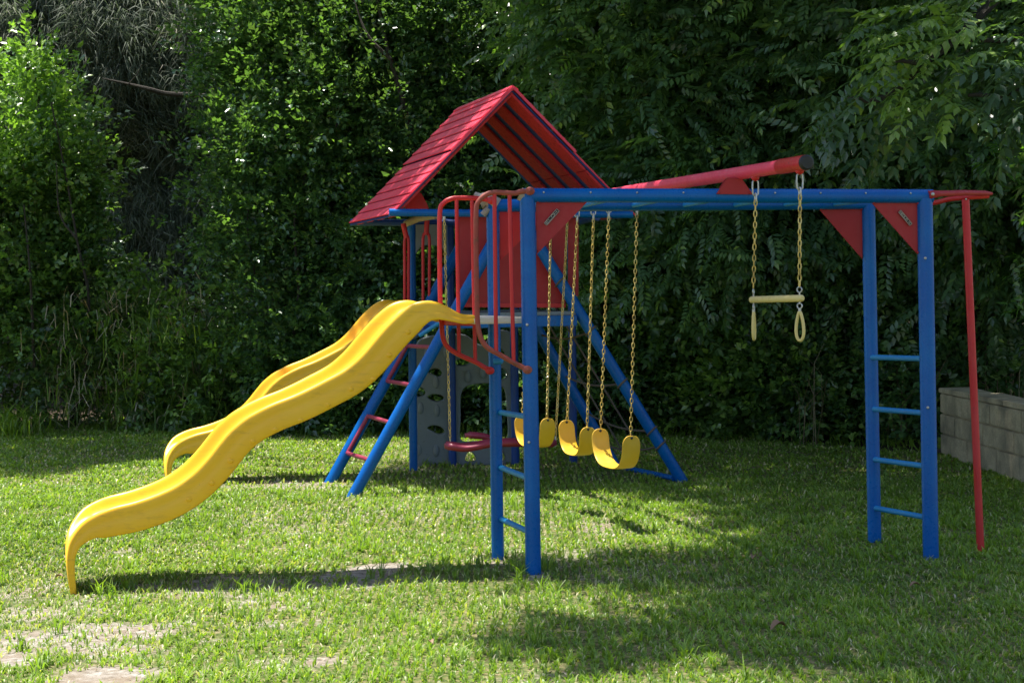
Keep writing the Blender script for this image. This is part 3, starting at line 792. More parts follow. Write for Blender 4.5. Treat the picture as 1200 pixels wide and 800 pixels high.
# worn spots of the lawn: (pixel x, y, half width, half height in pixels, how bare)
WORN = [(95, 792, 75, 15, 1.0), (10, 775, 34, 12, .9), (128, 738, 95, 17, .78), (205, 726, 60, 9, .55), (435, 667, 42, 9, .95), (470, 664, 36, 7, .5), (383, 771, 28, 6, .95), (1089, 658, 22, 6, .32), (583, 657, 17, 6, .3), (1150, 647, 17, 5, .35), (413, 580, 20, 5, .3), (84, 702, 30, 7, .45), (60, 718, 90, 9, .62), (175, 762, 90, 7, .62), (20, 745, 55, 9, .7), (250, 748, 50, 5, .5), (300, 728, 60, 6, .55), (350, 622, 60, 5, .45),
        (300, 681, 250, 9, .62), (300, 706, 60, 9, .6), (160, 640, 60, 8, .4), (330, 640, 80, 7, .35), (480, 620, 90, 8, .35), (700, 700, 90, 8, .3), (175, 672, 40, 8, .5), (30, 690, 60, 16, .5), (250, 690, 150, 11, .62), (700, 618, 34, 8, .5), (820, 607, 24, 5, .6), (325, 569, 80, 9, .55), (560, 655, 55, 7, .35), (650, 612, 22, 6, .4),
        (1040, 700, 90, 10, .35), (960, 762, 60, 8, .2), (625, 672, 16, 7, .7), (590, 660, 12, 5, .6), (1180, 690, 30, 16, .3), (590, 790, 50, 8, .25)]
WG = []
for x, y, a, b, s in WORN:
    c = ground(x, y); WG.append((c.x, c.y, a / F_PX * c.y, abs(ground(x, y - b).y - c.y), s))
HEDGE = [(-12, 20.6), (-5.6, 21.6), (-4.5, 21.9), (-2.6, 20.2), (0, 19.6), (1.5, 18.9), (3.0, 18.4), (3.9, 17.2), (4.6, 15.5), (12, 15)]
hx, hy = zip(*HEDGE)
def bare(x, y):
    v = np.zeros_like(x)
    wob = (fbm(x, y, .5, 5) - .5) * 1.9 + (fbm(x, y, .09, 6, 2) - .5) * 1.1
    for cx, cy, a, b, s in WG:
        d_ = np.sqrt(((x - cx) / a) ** 2 + ((y - cy) / b) ** 2) + wob
        v = np.maximum(v, s * np.clip(1.6 - d_ * 1.1, 0, 1))
    v = np.maximum(v, np.clip((fbm(x, y, .9, 21) - .58) * 4, 0, .38))
    near_ = np.clip((8.9 - y) / 1.2, 0, 1) * np.clip((-.5 - x) / 1.2, 0, 1)
    v = np.maximum(v, near_ * np.clip((fbm(x, y, .45, 23) - .42) * 6, 0, .95))
    return v
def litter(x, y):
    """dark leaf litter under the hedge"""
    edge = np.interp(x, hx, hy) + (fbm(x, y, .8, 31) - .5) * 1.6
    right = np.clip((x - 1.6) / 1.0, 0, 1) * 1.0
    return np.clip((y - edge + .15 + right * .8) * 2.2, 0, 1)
def height(x, y):
    h = (fbm(x, y, 1.1, 41) - .5) * .05 + (fbm(x, y, .3, 51) - .5) * .02
    fade = np.clip((np.hypot(x, y - 10) - 6) / 12, 0, 1)
    return h - .012 + 0 * fade
gx = np.concatenate([[-260, -120, -60, -30, -18], np.arange(-12, 12.01, .12), [18, 30, 60, 120, 260]])
gy = np.concatenate([[-120, -40, -10, 0, 4], np.arange(5.5, 26.01, .12), [30, 40, 60, 120, 300]])
GX, GY = np.meshgrid(gx, gy); fx_, fy_ = GX.ravel(), GY.ravel()
Z = height(fx_, fy_)
V = np.stack([fx_, fy_, Z], 1); nx = len(gx); ny = len(gy)
ii, jj = np.meshgrid(np.arange(nx - 1), np.arange(ny - 1)); q = (jj * nx + ii).ravel()
Fq = np.stack([q, q + 1, q + nx + 1, q + nx], 1)
def ground_mat():
    m, n, l, b = mat_base('lawn_soil')
    a = n.new('ShaderNodeAttribute'); a.attribute_name = 'bare'; li = n.new('ShaderNodeAttribute'); li.attribute_name = 'litter'
    f = noise(n, l, 22, 8, 0.7); g = noise(n, l, 4, 5, 0.6)
    thatch = ramp(n, l, f, [(.30, (.045, .055, .018)), (.46, (.10, .135, .036)), (.58, (.22, .19, .09)), (.75, (.34, .28, .17))])
    sand = ramp(n, l, f, [(.30, (.12, .10, .08)), (.48, (.28, .25, .21)), (.62, (.44, .415, .38)), (.8, (.62, .60, .57))])
    sand = mix(n, l, ramp(n, l, g, [(.4, (0, 0, 0)), (.65, (.8,) * 3)]), sand, (.22, .165, .11))
    k = n.new('ShaderNodeMath'); k.operation = 'ADD'; l.new(a.outputs['Fac'], k.inputs[0])
    k2 = n.new('ShaderNodeMath'); k2.operation = 'MULTIPLY_ADD'; k2.inputs[1].default_value = .7; k2.inputs[2].default_value = -.35
    l.new(f, k2.inputs[0]); l.new(k2.outputs[0], k.inputs[1])
    c = mix(n, l, ramp(n, l, k.outputs[0], [(.30, (0, 0, 0)), (.55, (1, 1, 1))]), thatch, sand)
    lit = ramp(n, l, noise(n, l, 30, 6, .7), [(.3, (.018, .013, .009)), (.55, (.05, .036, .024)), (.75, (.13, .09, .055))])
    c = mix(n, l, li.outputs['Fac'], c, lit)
    l.new(c, b.inputs['Base Color']); b.inputs['Roughness'].default_value = .95; b.inputs['Specular IOR Level'].default_value = .2
    bump(n, l, b, f, .8, .03)
    return m
gr = mesh_np('ground', V, Fq, ground_mat(), None, {'bare': bare(fx_, fy_), 'litter': litter(fx_, fy_)}, smooth=True)
tag(gr, kind='structure')

# ------------------------------------------------------------------ grass
def grass(name, x, y, L, wdt, lean, mat, seed, parent=None, droop=.5, tint=None, zadd=0.0):
    """bent tapering blades; each 5 points, two segments"""
    g = np.random.default_rng(seed); n = len(x)
    az = g.uniform(0, 2 * np.pi, n); dx, dy = np.cos(az), np.sin(az); sx, sy = -dy, dx
    tw = g.uniform(-.7, .7, n); sx2 = sx * np.cos(tw) + dx * np.sin(tw); sy2 = sy * np.cos(tw) + dy * np.sin(tw)
    z0 = height(x, y) - .004 + zadd
    l1 = L * .5; r1 = lean * .55; r2 = np.minimum(lean * 1.0 + droop, 1.75)
    x1 = x + dx * l1 * np.sin(r1); y1 = y + dy * l1 * np.sin(r1); z1 = z0 + l1 * np.cos(r1)
    x2 = x1 + dx * l1 * np.sin(r2); y2 = y1 + dy * l1 * np.sin(r2); z2 = np.maximum(z1 + l1 * np.cos(r2), z0 + .004 - np.minimum(zadd, L * .6))
    h = wdt / 2
    P = np.stack([np.stack([x - sx * h * .7, y - sy * h * .7, z0], 1), np.stack([x + sx * h * .7, y + sy * h * .7, z0], 1),
                  np.stack([x1 + sx2 * h, y1 + sy2 * h, z1], 1), np.stack([x1 - sx2 * h, y1 - sy2 * h, z1], 1), np.stack([x2, y2, z2], 1)], 1)
    b = np.arange(n)[:, None] * 5
    F3 = np.concatenate([b + [0, 1, 2], b + [0, 2, 3], b + [3, 2, 4]], 1).reshape(-1, 3)
    if tint is None: tint = g.random(n)
    return mesh_np(name, P.reshape(-1, 3), F3, mat, parent, {'tint': np.repeat(tint, 5)})
GRASSM = leafmat('grass_blades', [(0, (.040, .080, .018)), (.28, (.108, .185, .028)), (.55, (.195, .310, .044)), (.82, (.34, .43, .085)), (.88, (.44, .37, .20)), (1, (.60, .53, .37))], rough=.42, trans=.34, tcol=(.34, .46, .04), spec=.45)
def sample(n, y0, y1, seed):
    g = np.random.default_rng(seed); y = g.uniform(y0, y1, n * 2); keep = g.random(n * 2) < (y / y1); y = y[keep]
    x = g.uniform(-1, 1, len(y)) * (y * .2857 + 2.2)
    return x, y, g
XS, YS, LS, WS, LE, TI = [], [], [], [], [], []
for n, y0, y1, wmul, sd in ((205000, 5.6, 10.2, 1.0, 61), (155000, 10.2, 14.5, 1.45, 62), (150000, 14.5, 23, 2.1, 63)):
    x, y, g = sample(n, y0, y1, sd)
    b_ = bare(x, y); li = litter(x, y); cl = fbm(x, y, .16, 71, 3); big = fbm(x, y, 1.4, 81)
    keep = (g.random(len(x)) > b_ * 1.15) & (g.random(len(x)) > li * .93) & (g.random(len(x)) < .10 + cl * 1.25)
    x, y, cl, big, b_ = x[keep], y[keep], cl[keep], big[keep], b_[keep]
    m = len(x)
    # gather into tufts
    cx = np.round(x / .055) * .055 + (fbm(x, y, .11, 99, 1) - .5) * .05; cy = np.round(y / .055) * .055 + (fbm(y, x, .11, 98, 1) - .5) * .05
    pull = g.uniform(.2, .8, m); x = x * (1 - pull) + cx * pull; y = y * (1 - pull) + cy * pull
    L = g.uniform(.020, .054, m) * (.55 + cl * .95) * (.8 + .4 * big)
    W_ = g.uniform(.0045, .010, m) * wmul
    t = np.clip(g.beta(2.2, 2.2, m) * .62 + (cl - .5) * .35 + (big - .5) * .55 + .08, 0.0, .84)
    dry = g.random(m) < (.10 + b_ * .22 + np.clip(fbm(x, y, 2.2, 91) - .52, 0, 1) * .6); t[dry] = g.uniform(.84, 1, dry.sum())
    XS.append(x); YS.append(y); LS.append(L); WS.append(W_); LE.append(np.abs(g.normal(.55, .42, m))); TI.append(t)
cat = np.concatenate
lawn = grass('lawn_grass', cat(XS), cat(YS), cat(LS), cat(WS), cat(LE), GRASSM, 64, tint=cat(TI))
tag(lawn, 'short green lawn grass with scattered dry blades covering the yard', 'grass', kind='stuff')
n = 26000; x, y, g = sample(n, 6.3, 16, 69); kp = g.random(len(x)) < (.25 + bare(x, y) * .9) * (fbm(x, y, .3, 77) > .45); x, y = x[kp], y[kp]; m = len(x)
STRAWM = leafmat('dry_clippings', [(0, (.10, .07, .04)), (.5, (.30, .24, .15)), (1, (.60, .54, .42))], rough=.8, trans=.1, tcol=(.30, .24, .12), spec=.2)
dc = grass('dry_clippings', x, y, g.uniform(.012, .055, m), g.uniform(.003, .009, m), g.uniform(1.35, 1.6, m), STRAWM, 70, droop=.05)
tag(dc, 'dry straw and clippings lying flat on the thin lawn and bare soil', 'clippings', kind='stuff')
# broad-leaved weeds creeping in the lawn
n = 22000; x, y, g = sample(n, 6.4, 15, 65)
keep = (fbm(x, y, .35, 111, 3) > .53) & (g.random(len(x)) > bare(x, y) * .8); x, y = x[keep], y[keep]; m = len(x)
wd = grass('lawn_weeds', x, y, g.uniform(.022, .05, m), g.uniform(.010, .019, m), g.uniform(.7, 1.5, m), GRASSM, 66, tint=np.clip(g.normal(.42, .14, m), 0, .8))
tag(wd, 'low broad leaved weeds growing through the lawn', 'weeds', kind='stuff')
# coarse upright tufts near the slide foot and here and there
tx, ty, g = sample(260, 6.8, 14, 67); k = 16
x = np.repeat(tx, k) + g.normal(0, .012, len(tx) * k); y = np.repeat(ty, k) + g.normal(0, .012, len(tx) * k); m = len(x)
px_ = [ground(a, b) for a, b in ((145, 690), (130, 700), (350, 690), (285, 690), (560, 662), (600, 668), (500, 545), (520, 548), (640, 668), (612, 672))]
x = cat([x, np.repeat([p.x for p in px_], 22) + g.normal(0, .02, 220)]); y = cat([y, np.repeat([p.y for p in px_], 22) + g.normal(0, .02, 220)]); m = len(x)
tf_ = grass('coarse_grass_tufts', x, y, g.uniform(.07, .15, m), g.uniform(.005, .009, m), np.abs(g.normal(.6, .3, m)), GRASSM, 68, tint=np.clip(g.normal(.42, .15, m), 0, .8))
tag(tf_, 'coarse longer grass tufts standing above the lawn', 'grass', kind='stuff')

# ------------------------------------------------------------------ leaves
def leaf(base, d, up, L, W, fold=.35):
    """4 points: stalk, left, tip, right; folded along the midrib"""
    d = np.asarray(d) / np.linalg.norm(d); s = np.cross(d, up); s = s / (np.linalg.norm(s) + 1e-9); n = np.cross(s, d)
    b = np.asarray(base)
    return np.array([b, b + d * L * .42 - s * W / 2 + n * W * fold * .5, b + d * L, b + d * L * .42 + s * W / 2 + n * W * fold * .5])
def t_ovate(g, n=10, L=.088, W=.052, tw=.24):
    out = []; bend = g.uniform(-.25, .25)
    for i in range(n):
        t = (i + .6) / n; p = np.array([t * tw, bend * t * t * tw, .10 * t * tw]); side = 1 if i % 2 else -1
        p = p + g.normal(0, .022, 3); d = np.array([.45 + .4 * t, side * g.uniform(.3, 1.1) * (1.25 - t), g.uniform(-.7, .8)])
        out.append(leaf(p, d, [g.uniform(-.4, .4), g.uniform(-.4, .4), 1], L * g.uniform(.7, 1.15), W * g.uniform(.8, 1.15)))
    return np.array(out)
def t_pinnate(g, pairs=7, L=.105, W=.046, tw=.36):
    out = []
    arch = g.uniform(.05, .5); sw = g.uniform(-.25, .25)
    for i in range(pairs):
        t = (i + 1) / pairs; p = np.array([t * tw, sw * t * t * tw, -arch * t * t * tw])
        for s in (-1, 1):
            d = np.array([.55, s * (.95 - .3 * t), -.25 - .6 * g.random()])
            out.append(leaf(p, d, [0, 0, 1], L * (1 - .35 * abs(t - .5)) * g.uniform(.85, 1.1), W * g.uniform(.85, 1.1), .25))
    out.append(leaf(p, [.8, 0, -.9], [0, 0, 1], L, W, .25))
    return np.array(out)
def t_needle(g, n=30, L=.34, W=.0055):
    out = []
    for i in range(n):
        p = np.array([g.uniform(0, .22), g.normal(0, .06), g.normal(0, .06)]); d = np.array([g.uniform(-.2, .9), g.normal(0, .6), g.uniform(-1.0, .35)])
        l_ = L * g.uniform(.5, 1.1); s = np.cross(d / np.linalg.norm(d), [0, 0, 1]); s /= np.linalg.norm(s) + 1e-9
        mid = p + d / np.linalg.norm(d) * l_ * .5 + np.array([.02, 0, .03]); tip = mid + np.array([d[0] * .3, d[1] * .3, -1.0]) * l_ * .45
        out.append(np.array([mid - s * W, p, mid + s * W, tip]))
    return np.array(out)
def t_strap(g, n=9, L=.16, W=.022):
    out = []
    for i in range(n):
        a = g.uniform(0, 6.28); d = np.array([np.cos(a) * .8, np.sin(a) * .8, g.uniform(.1, 1.0)])
        out.append(leaf([0, 0, 0], d, [0, 0, 1], L * g.uniform(.6, 1.2), W, .4))
    return np.array(out)
def templates(kind, m=8, **k):
    g = np.random.default_rng(hash_(kind)); return [kind(g, **k) for _ in range(m)]
def hash_(f): return sum(ord(c) for c in f.__name__)
def scatter(C_, D_, S_, temps, g, upv=(0, 0, 1), roll=.5, tint0=None, tspread=.22, tbias=.5):
    """put a spray template at every centre, pointing along D"""
    Vs, Ts = [], []; which = g.integers(0, len(temps), len(C_))
    D_ = D_ / np.linalg.norm(D_, axis=1, keepdims=True)
    U_ = np.tile(np.array(upv, float), (len(C_), 1)) + g.normal(0, roll, (len(C_), 3))
    Sd = np.cross(U_, D_); Sd /= np.linalg.norm(Sd, axis=1, keepdims=True) + 1e-9; N_ = np.cross(D_, Sd)
    Rm = np.stack([D_, Sd, N_], 1)              # rows: local axes in world
    if tint0 is None: tint0 = g.random(len(C_))
    for w_ in range(len(temps)):
        id_ = np.where(which == w_)[0]
        if not len(id_): continue
        T = temps[w_]                            # K,4,3
        P = np.einsum('kvi,nij->nkvj', T, Rm[id_]) * S_[id_][:, None, None, None] + C_[id_][:, None, None, :]
        K = len(T); tt = np.clip(tint0[id_][:, None] + g.normal(0, tspread, (len(id_), K)), 0, 1)
        Vs.append(P.reshape(-1, 3)); Ts.append(np.repeat(tt.ravel(), 4))
    V_ = cat(Vs); T_ = cat(Ts); b = (np.arange(len(V_) // 4) * 4)[:, None]
    F3 = cat([b + [0, 3, 2], b + [0, 2, 1]], 1).reshape(-1, 3)
    return V_, F3, T_
def crown_points(lumps, n, g, clump=.34, shell=.62, per=9):
    """clump centres in the outer part of ellipsoid lumps, sprays gathered round each"""
    vol = np.array([(l[3] * l[4] * l[5]) ** .72 for l in lumps]); vol /= vol.sum(); nc = max(4, n // per)
    pick = g.choice(len(lumps), nc, p=vol); L = np.array(lumps, float)[pick]
    d = g.normal(0, 1, (nc, 3)); d /= np.linalg.norm(d, axis=1, keepdims=True)
    r = shell + (1 - shell) * g.random(nc) ** .6; r = np.where(g.random(nc) < .22, g.random(nc) * shell, r)
    cc = L[:, :3] + d * L[:, 3:6] * r[:, None]
    k = g.integers(0, nc, n); p = cc[k] + g.normal(0, clump, (n, 3)) * [1, 1, .8]
    out = d[k] * .9 + g.normal(0, .45, (n, 3))
    ct = g.random(nc)[k]
    ok = p[:, 2] > .05
    return p[ok], out[ok], ct[ok], cc, d
TREEC = []
def tree(name, label, lumps, n, temps, mat, seed, trunk=None, barkm=BARK, scale=1.0, clump=.34, droop=0.0, tb=.5, ts=.2, group=None, cat_='tree', limbs=14, extra=None, shell=.62, tr=.10, sunlit_tint=0.0):
    g = np.random.default_rng(seed)
    p, out, ct, cc, dd = crown_points(lumps, n, g, clump, shell)
    out[:, 2] = out[:, 2] * .6 - droop
    tint = np.clip(tb + (ct - .5) * .35 + sunlit_tint * np.clip((p[:, 2] - 2.4) / 2.2, -.3, 1) + g.normal(0, .08, len(p)), 0, 1)  # higher leaves paler: new growth, plus sunlight painted into the crown top
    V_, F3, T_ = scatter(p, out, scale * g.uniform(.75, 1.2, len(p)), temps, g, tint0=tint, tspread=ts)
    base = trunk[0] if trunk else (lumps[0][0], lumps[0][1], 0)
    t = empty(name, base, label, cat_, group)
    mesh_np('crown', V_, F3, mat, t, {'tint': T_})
    if trunk:
        pts = spline(trunk, 5); m = len(pts)
        bm = bmesh.new(); tube(bm, pts, [tr * (1.15 - .85 * i / (m - 1)) for i in range(m)], 10)
        finish('trunk', bm, barkm, t)
        bm = bmesh.new(); rr_ = R
        sel = g.choice(len(cc), min(limbs, len(cc)), replace=False)
        for s in sel:
            c = Vector(cc[s]); 
            a = min(pts, key=lambda q: abs(q.z - max(.3, c.z - .35 * (c - q).length)) + .0)
            mid = a.lerp(c, .5) + Vector((g.normal(0, .12), g.normal(0, .12), .12 + g.normal(0, .08)))
            q = spline([a, mid, c], 5); tube(bm, q, [tr * .38 * (1 - .8 * i / (len(q) - 1)) + .004 for i in range(len(q))], 6)
        finish('limbs', bm, barkm, t)
    if extra:
        bm = bmesh.new()
        for P_, r0 in extra:
            q = spline([at(*p_) for p_ in P_], 5); tube(bm, q, [r0 * (1 - .6 * i / (len(q) - 1)) for i in range(len(q))], 7)
        finish('front_stems', bm, barkm, t)
    return t

OV = templates(t_ovate); OVS = templates(t_ovate, L=.076, W=.042); PIN = templates(t_pinnate); PINL = templates(t_pinnate, L=.13, W=.052, tw=.5, pairs=7)
NEE = templates(t_needle); STR = templates(t_strap); GLO = templates(t_ovate, L=.13, W=.042, n=9)
BROAD = templates(t_ovate, L=.16, W=.095, n=14, tw=.5)
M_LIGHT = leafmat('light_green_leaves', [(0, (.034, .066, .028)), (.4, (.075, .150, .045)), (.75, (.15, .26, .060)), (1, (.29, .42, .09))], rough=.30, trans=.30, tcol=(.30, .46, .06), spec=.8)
M_MID = leafmat('mid_green_leaves', [(0, (.028, .062, .034)), (.45, (.060, .130, .056)), (.8, (.110, .215, .068)), (1, (.25, .37, .09))], rough=.27, trans=.28, tcol=(.27, .43, .06), spec=.9)
M_DARK = leafmat('dark_green_leaves', [(0, (.030, .066, .040)), (.5, (.060, .130, .062)), (.85, (.110, .215, .070)), (1, (.25, .37, .09))], rough=.27, trans=.28, tcol=(.27, .43, .06), spec=.9)
M_PIN = leafmat('feathery_blue_green_leaves', [(0, (.042, .090, .052)), (.5, (.088, .175, .082)), (.82, (.15, .26, .095)), (.93, (.25, .39, .09)), (1, (.36, .49, .09))], rough=.32, trans=.30, tcol=(.30, .46, .07), spec=.8)
M_NEE = leafmat('grey_green_needles', [(0, (.05, .07, .045)), (.5, (.11, .14, .095)), (.85, (.18, .20, .15)), (1, (.27, .26, .20))], rough=.6, trans=.3, tcol=(.16, .21, .11), spec=.2)
M_PIN2 = leafmat('broad_feathery_leaves', [(0, (.026, .058, .036)), (.5, (.052, .105, .055)), (.80, (.085, .155, .062)), (.92, (.13, .23, .055)), (1, (.22, .33, .06))], rough=.34, trans=.26, tcol=(.22, .36, .05), spec=.7)
M_GLO = leafmat('glossy_leaves', [(0, (0.021, 0.068, 0.018)), (.5, (0.053, 0.143, 0.030)), (.85, (0.112, 0.240, 0.045)), (1, (0.225, 0.375, 0.075))], rough=.22, trans=.25, tcol=(.22, .40, .03), spec=.7)
M_STRAW = leafmat('dry_straw', [(0, (.14, .12, .07)), (.5, (.36, .30, .20)), (1, (.60, .54, .40))], rough=.7, trans=.25, tcol=(.30, .24, .12), spec=.2)

# pale tree on the left, its sunlit top tinted into the leaves
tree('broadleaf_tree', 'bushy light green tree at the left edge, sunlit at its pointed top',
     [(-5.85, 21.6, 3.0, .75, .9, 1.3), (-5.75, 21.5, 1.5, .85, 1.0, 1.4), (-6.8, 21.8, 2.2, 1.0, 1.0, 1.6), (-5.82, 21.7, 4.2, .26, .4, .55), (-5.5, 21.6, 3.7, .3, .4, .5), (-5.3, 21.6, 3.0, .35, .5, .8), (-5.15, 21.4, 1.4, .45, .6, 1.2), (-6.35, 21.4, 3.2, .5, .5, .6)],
     5200, OV, M_LIGHT, 101, [(-5.35, 21.7, -.1), (-5.25, 21.7, 1.2), (-5.45, 21.6, 2.6), (-5.7, 21.7, 4.2)], tb=.46, clump=.17, tr=.06, scale=1.0, sunlit_tint=.38, extra=[([(100, 440, 20.9), (104, 350, 20.8), (92, 290, 20.8), (78, 210, 20.9), (60, 120, 21.0)], .022), ([(90, 280, 20.4), (70, 250, 20.4), (66, 190, 20.5)], .014), ([(40, 430, 20.8), (36, 330, 20.5), (28, 240, 20.6)], .02)])
# big dark tree with a sunlit left edge
tree('broadleaf_tree', 'tall dark green tree left of the red roof, its left edge catching the sun',
     [(-2.2, 20.8, 1.7, 1.2, 1.1, 1.7), (-2.35, 20.9, 3.7, 1.05, 1.1, 1.4), (-1.6, 20.7, 3.0, 1.2, 1.0, 2.0), (-2.2, 21.2, 5.1, 1.4, 1.0, 1.2), (-2.9, 20.6, 2.6, .55, .7, 1.3), (-1.3, 20.4, 1.0, 1.1, .9, 1.2), (-3.05, 20.9, 4.4, .40, .6, .6)],
     14000, OVS, M_MID, 102, [(-2.3, 21, -.1), (-2.1, 21, 1.8), (-1.8, 20.9, 3.6), (-1.9, 21, 6)], tb=.48, clump=.19, tr=.09, limbs=26, extra=[([(520, 300, 20.6), (492, 200, 20.3), (472, 118, 20.0), (455, 60, 20.1), (440, -10, 20.2)], .045), ([(458, 70, 19.7), (430, 40, 19.7), (415, 0, 19.8)], .022), ([(340, 420, 20.3), (350, 340, 20.1), (345, 260, 20.1), (362, 190, 20.3)], .02), ([(300, 330, 20.4), (290, 260, 20.1), (300, 200, 20.2)], .012)])
tree('broadleaf_tree', 'tall dark green tree directly behind the red roof',
     [(0.3, 20.5, 1.5, 1.5, 1.0, 1.6), (0.2, 20.8, 3.2, 1.5, 1.1, 1.5), (-.3, 21, 5.0, 1.6, 1.2, 1.4), (1.1, 20.3, 1.4, 1.1, .9, 1.5), (-.7, 20.6, 2.2, 1.0, .9, 1.5)],
     13000, OVS, M_DARK, 103, [(.1, 21, -.1), (-.35, 21, 2), (-.55, 20.8, 4.2), (-.3, 21, 6.2)], tb=.42, clump=.19, tr=.08, limbs=26)
# feathery trees on the right
tree('feathery_tree', 'large dark feathery leaved tree behind the swings, its pale tips beside the red roof',
     [(1.6, 18.8, 3.6, 1.3, 1.1, 1.5), (2.6, 18.5, 2.6, 1.3, 1.0, 1.5), (1.0, 18.9, 4.4, .75, .8, .8), (2.2, 18.6, 5.2, 1.6, 1.2, 1.3), (3.3, 18.2, 3.9, 1.2, 1.0, 1.3), (1.5, 19, 2.2, 1.1, .9, 1.0)],
     6200, PIN, M_PIN, 104, [(2.3, 19.3, -.1), (2.4, 19.2, 2), (2.1, 19, 4), (2.6, 19, 6)], droop=.05, tb=.50, clump=.26, tr=.10, ts=.16, limbs=30)
tree('feathery_tree', 'large dark feathery leaved tree behind the right ladder posts',
     [(4.2, 17.2, 3.4, 1.1, 1.0, 1.5), (5.2, 16.6, 3.0, 1.1, 1.0, 1.6), (4.0, 17.4, 5.0, 1.4, 1.1, 1.3), (5.6, 16.6, 4.8, 1.4, 1.1, 1.4), (4.6, 17.6, 2.0, 1.0, .8, .9)],
     5600, PIN, M_PIN, 105, [(4.7, 17.9, -.1), (4.6, 17.8, 2), (4.8, 17.6, 4), (4.8, 17.2, 6)], droop=.08, tb=.46, clump=.26, tr=.10, ts=.16, limbs=30)
# understorey bushes
BU = [(-4.2, 21.3, .8, .75, .6, 1.0), (2.75, 18.3, .55, .6, .5, .65), (1.2, 19.3, .8, .9, .6, .9), (2.3, 18.9, .8, .8, .6, .95), (3.2, 18.4, .7, .7, .6, .9), (0.1, 19.8, .7, .8, .6, .8), (4.1, 17.7, .6, .6, .5, .8), (-1.9, 20.1, .6, .9, .5, .7), (-3.5, 20.6, .55, .7, .6, .7)]
BL = ['rounded weedy bush filling the gap between the two left trees', 'small bush on the ground straight below the trapeze rings, sun speckles put into its leaf colour', 'low dark bush under the trees, straight behind the swing seats', 'low bush under the trees, behind the trapeze bar, sun speckles put into its leaf colour', 'low dark bush under the trees, just left of the right ladder posts',
      'low dark bush behind the grey climbing wall', 'small dark bush between the two right ladder posts', 'low dark bush behind the upper half of the yellow slides', 'leafy bush at the hedge foot above the lower end of the far slide']
for k, (b_, lb) in enumerate(zip(BU, BL)):
    x, y, z_, a, b2, c2 = b_
    tree('bush', lb, [(x, y, z_, a, b2, c2), (x + a * .5, y - .1, z_ * .7, a * .6, b2, c2 * .7), (x - a * .5, y + .1, z_ * 1.1, a * .6, b2, c2 * .8)], 900, OV, M_LIGHT if k in (0, 1, 3, 8) else M_MID, 120 + k,  # pale leaves; on the bushes by the trapeze they paint in sun speckles
         [(x, y + .1, -.05), (x + .05, y + .1, z_), (x, y, z_ * 1.7)], tb=.52, clump=.2, tr=.03, cat_='bush', limbs=8, group='bushes along the foot of the trees', scale=.95)
# glossy shrub at the right edge
tree('glossy_shrub', 'glossy light green shrub at the right edge behind the red pole',
     [(5.0, 14.8, 2.55, .55, .5, .55), (5.15, 14.9, 1.8, .5, .5, .7), (4.75, 14.9, 2.9, .4, .4, .3)], 520, GLO, M_GLO, 130, [(5.5, 15.1, -.1), (5.3, 15, 1.2), (5.05, 14.9, 2.8)], tb=.6, clump=.2, tr=.04, cat_='shrub', limbs=10)
# weeping needle trees in the far left
tree('weeping_pine', 'grey green weeping needle tree seen in the gap at the upper left',
     [(-4.5, 27, 5.2, 2.2, 1.2, 1.6), (-6.6, 27, 5.4, 1.8, 1.2, 1.4), (-4.0, 27.5, 3.6, 1.6, 1.0, 1.5), (-4.3, 27, 2.2, 1.6, 1, 1.2)],
     12000, NEE, M_NEE, 140, [(-4.0, 28, -.1), (-4.1, 28, 3), (-3.9, 28, 6), (-4, 28, 9)], BARK2, droop=.2, tb=.5, clump=.32, tr=.16, scale=1.25, ts=.25)
tree('weeping_pine', 'grey green weeping needle tree behind the pale tree at the far left',
     [(-8.0, 27.5, 5.0, 2.0, 1.2, 2.0), (-7.4, 27.5, 7.0, 2.2, 1.2, 1.5)],
     6000, NEE, M_NEE, 141, [(-7.9, 28.3, -.1), (-8.0, 28.3, 4), (-7.9, 28.3, 9)], BARK2, droop=.2, tb=.5, clump=.32, tr=.16, scale=1.25, ts=.25)
db = empty('fallen_branch', (-4.2, 23, 0), 'bare dark branch stretching across the gap between the left trees', 'branch')
obj_tube('main_stem', spline([at(120, 92, 23), at(152, 99, 23), at(172, 104, 23), at(196, 110, 23.1), at(235, 112, 23.2), at(270, 118, 23.4)], 5), [.008 + .022 * min(1, i / 12) for i in range(26)], BARK, db, 8)
obj_tube('side_twig', spline([at(150, 99, 23), at(160, 88, 22.9), at(166, 76, 22.8)], 4), .006, BARK, db, 6)
# far wood closing every gap
g = np.random.default_rng(150); n = 42000
p = np.stack([g.uniform(-17, 17, n), g.uniform(31, 36, n), g.uniform(0, 1, n) ** .9 * 11], 1)
V_, F3, T_ = scatter(p, g.normal(0, 1, (n, 3)) + [0, -.8, .3], g.uniform(.75, 1.3, n), BROAD, g, tint0=np.clip(g.normal(.35, .15, n), 0, 1))
fw = mesh_np('far_wood', V_, F3, M_DARK, None, {'tint': T_}); tag(fw, 'dark far-off wood closing the view behind the trees', 'wood', kind='stuff')
g = np.random.default_rng(151); n = 9000
p = np.stack([g.uniform(-2.2, 11, n), g.uniform(21.5, 25, n), g.uniform(0, 1, n) * 6.6], 1); p[:, 1] -= np.clip(p[:, 0], 0, 8) * .45
V_, F3, T_ = scatter(p, g.normal(0, 1, (n, 3)) + [0, -.8, .2], g.uniform(.8, 1.5, n), BROAD, g, tint0=np.clip(g.normal(.3, .15, n), 0, 1))
fu = mesh_np('thicket', V_, F3, M_DARK, None, {'tint': T_}); tag(fu, 'dense dark thicket filling the space between and behind the trees', 'thicket', kind='stuff')

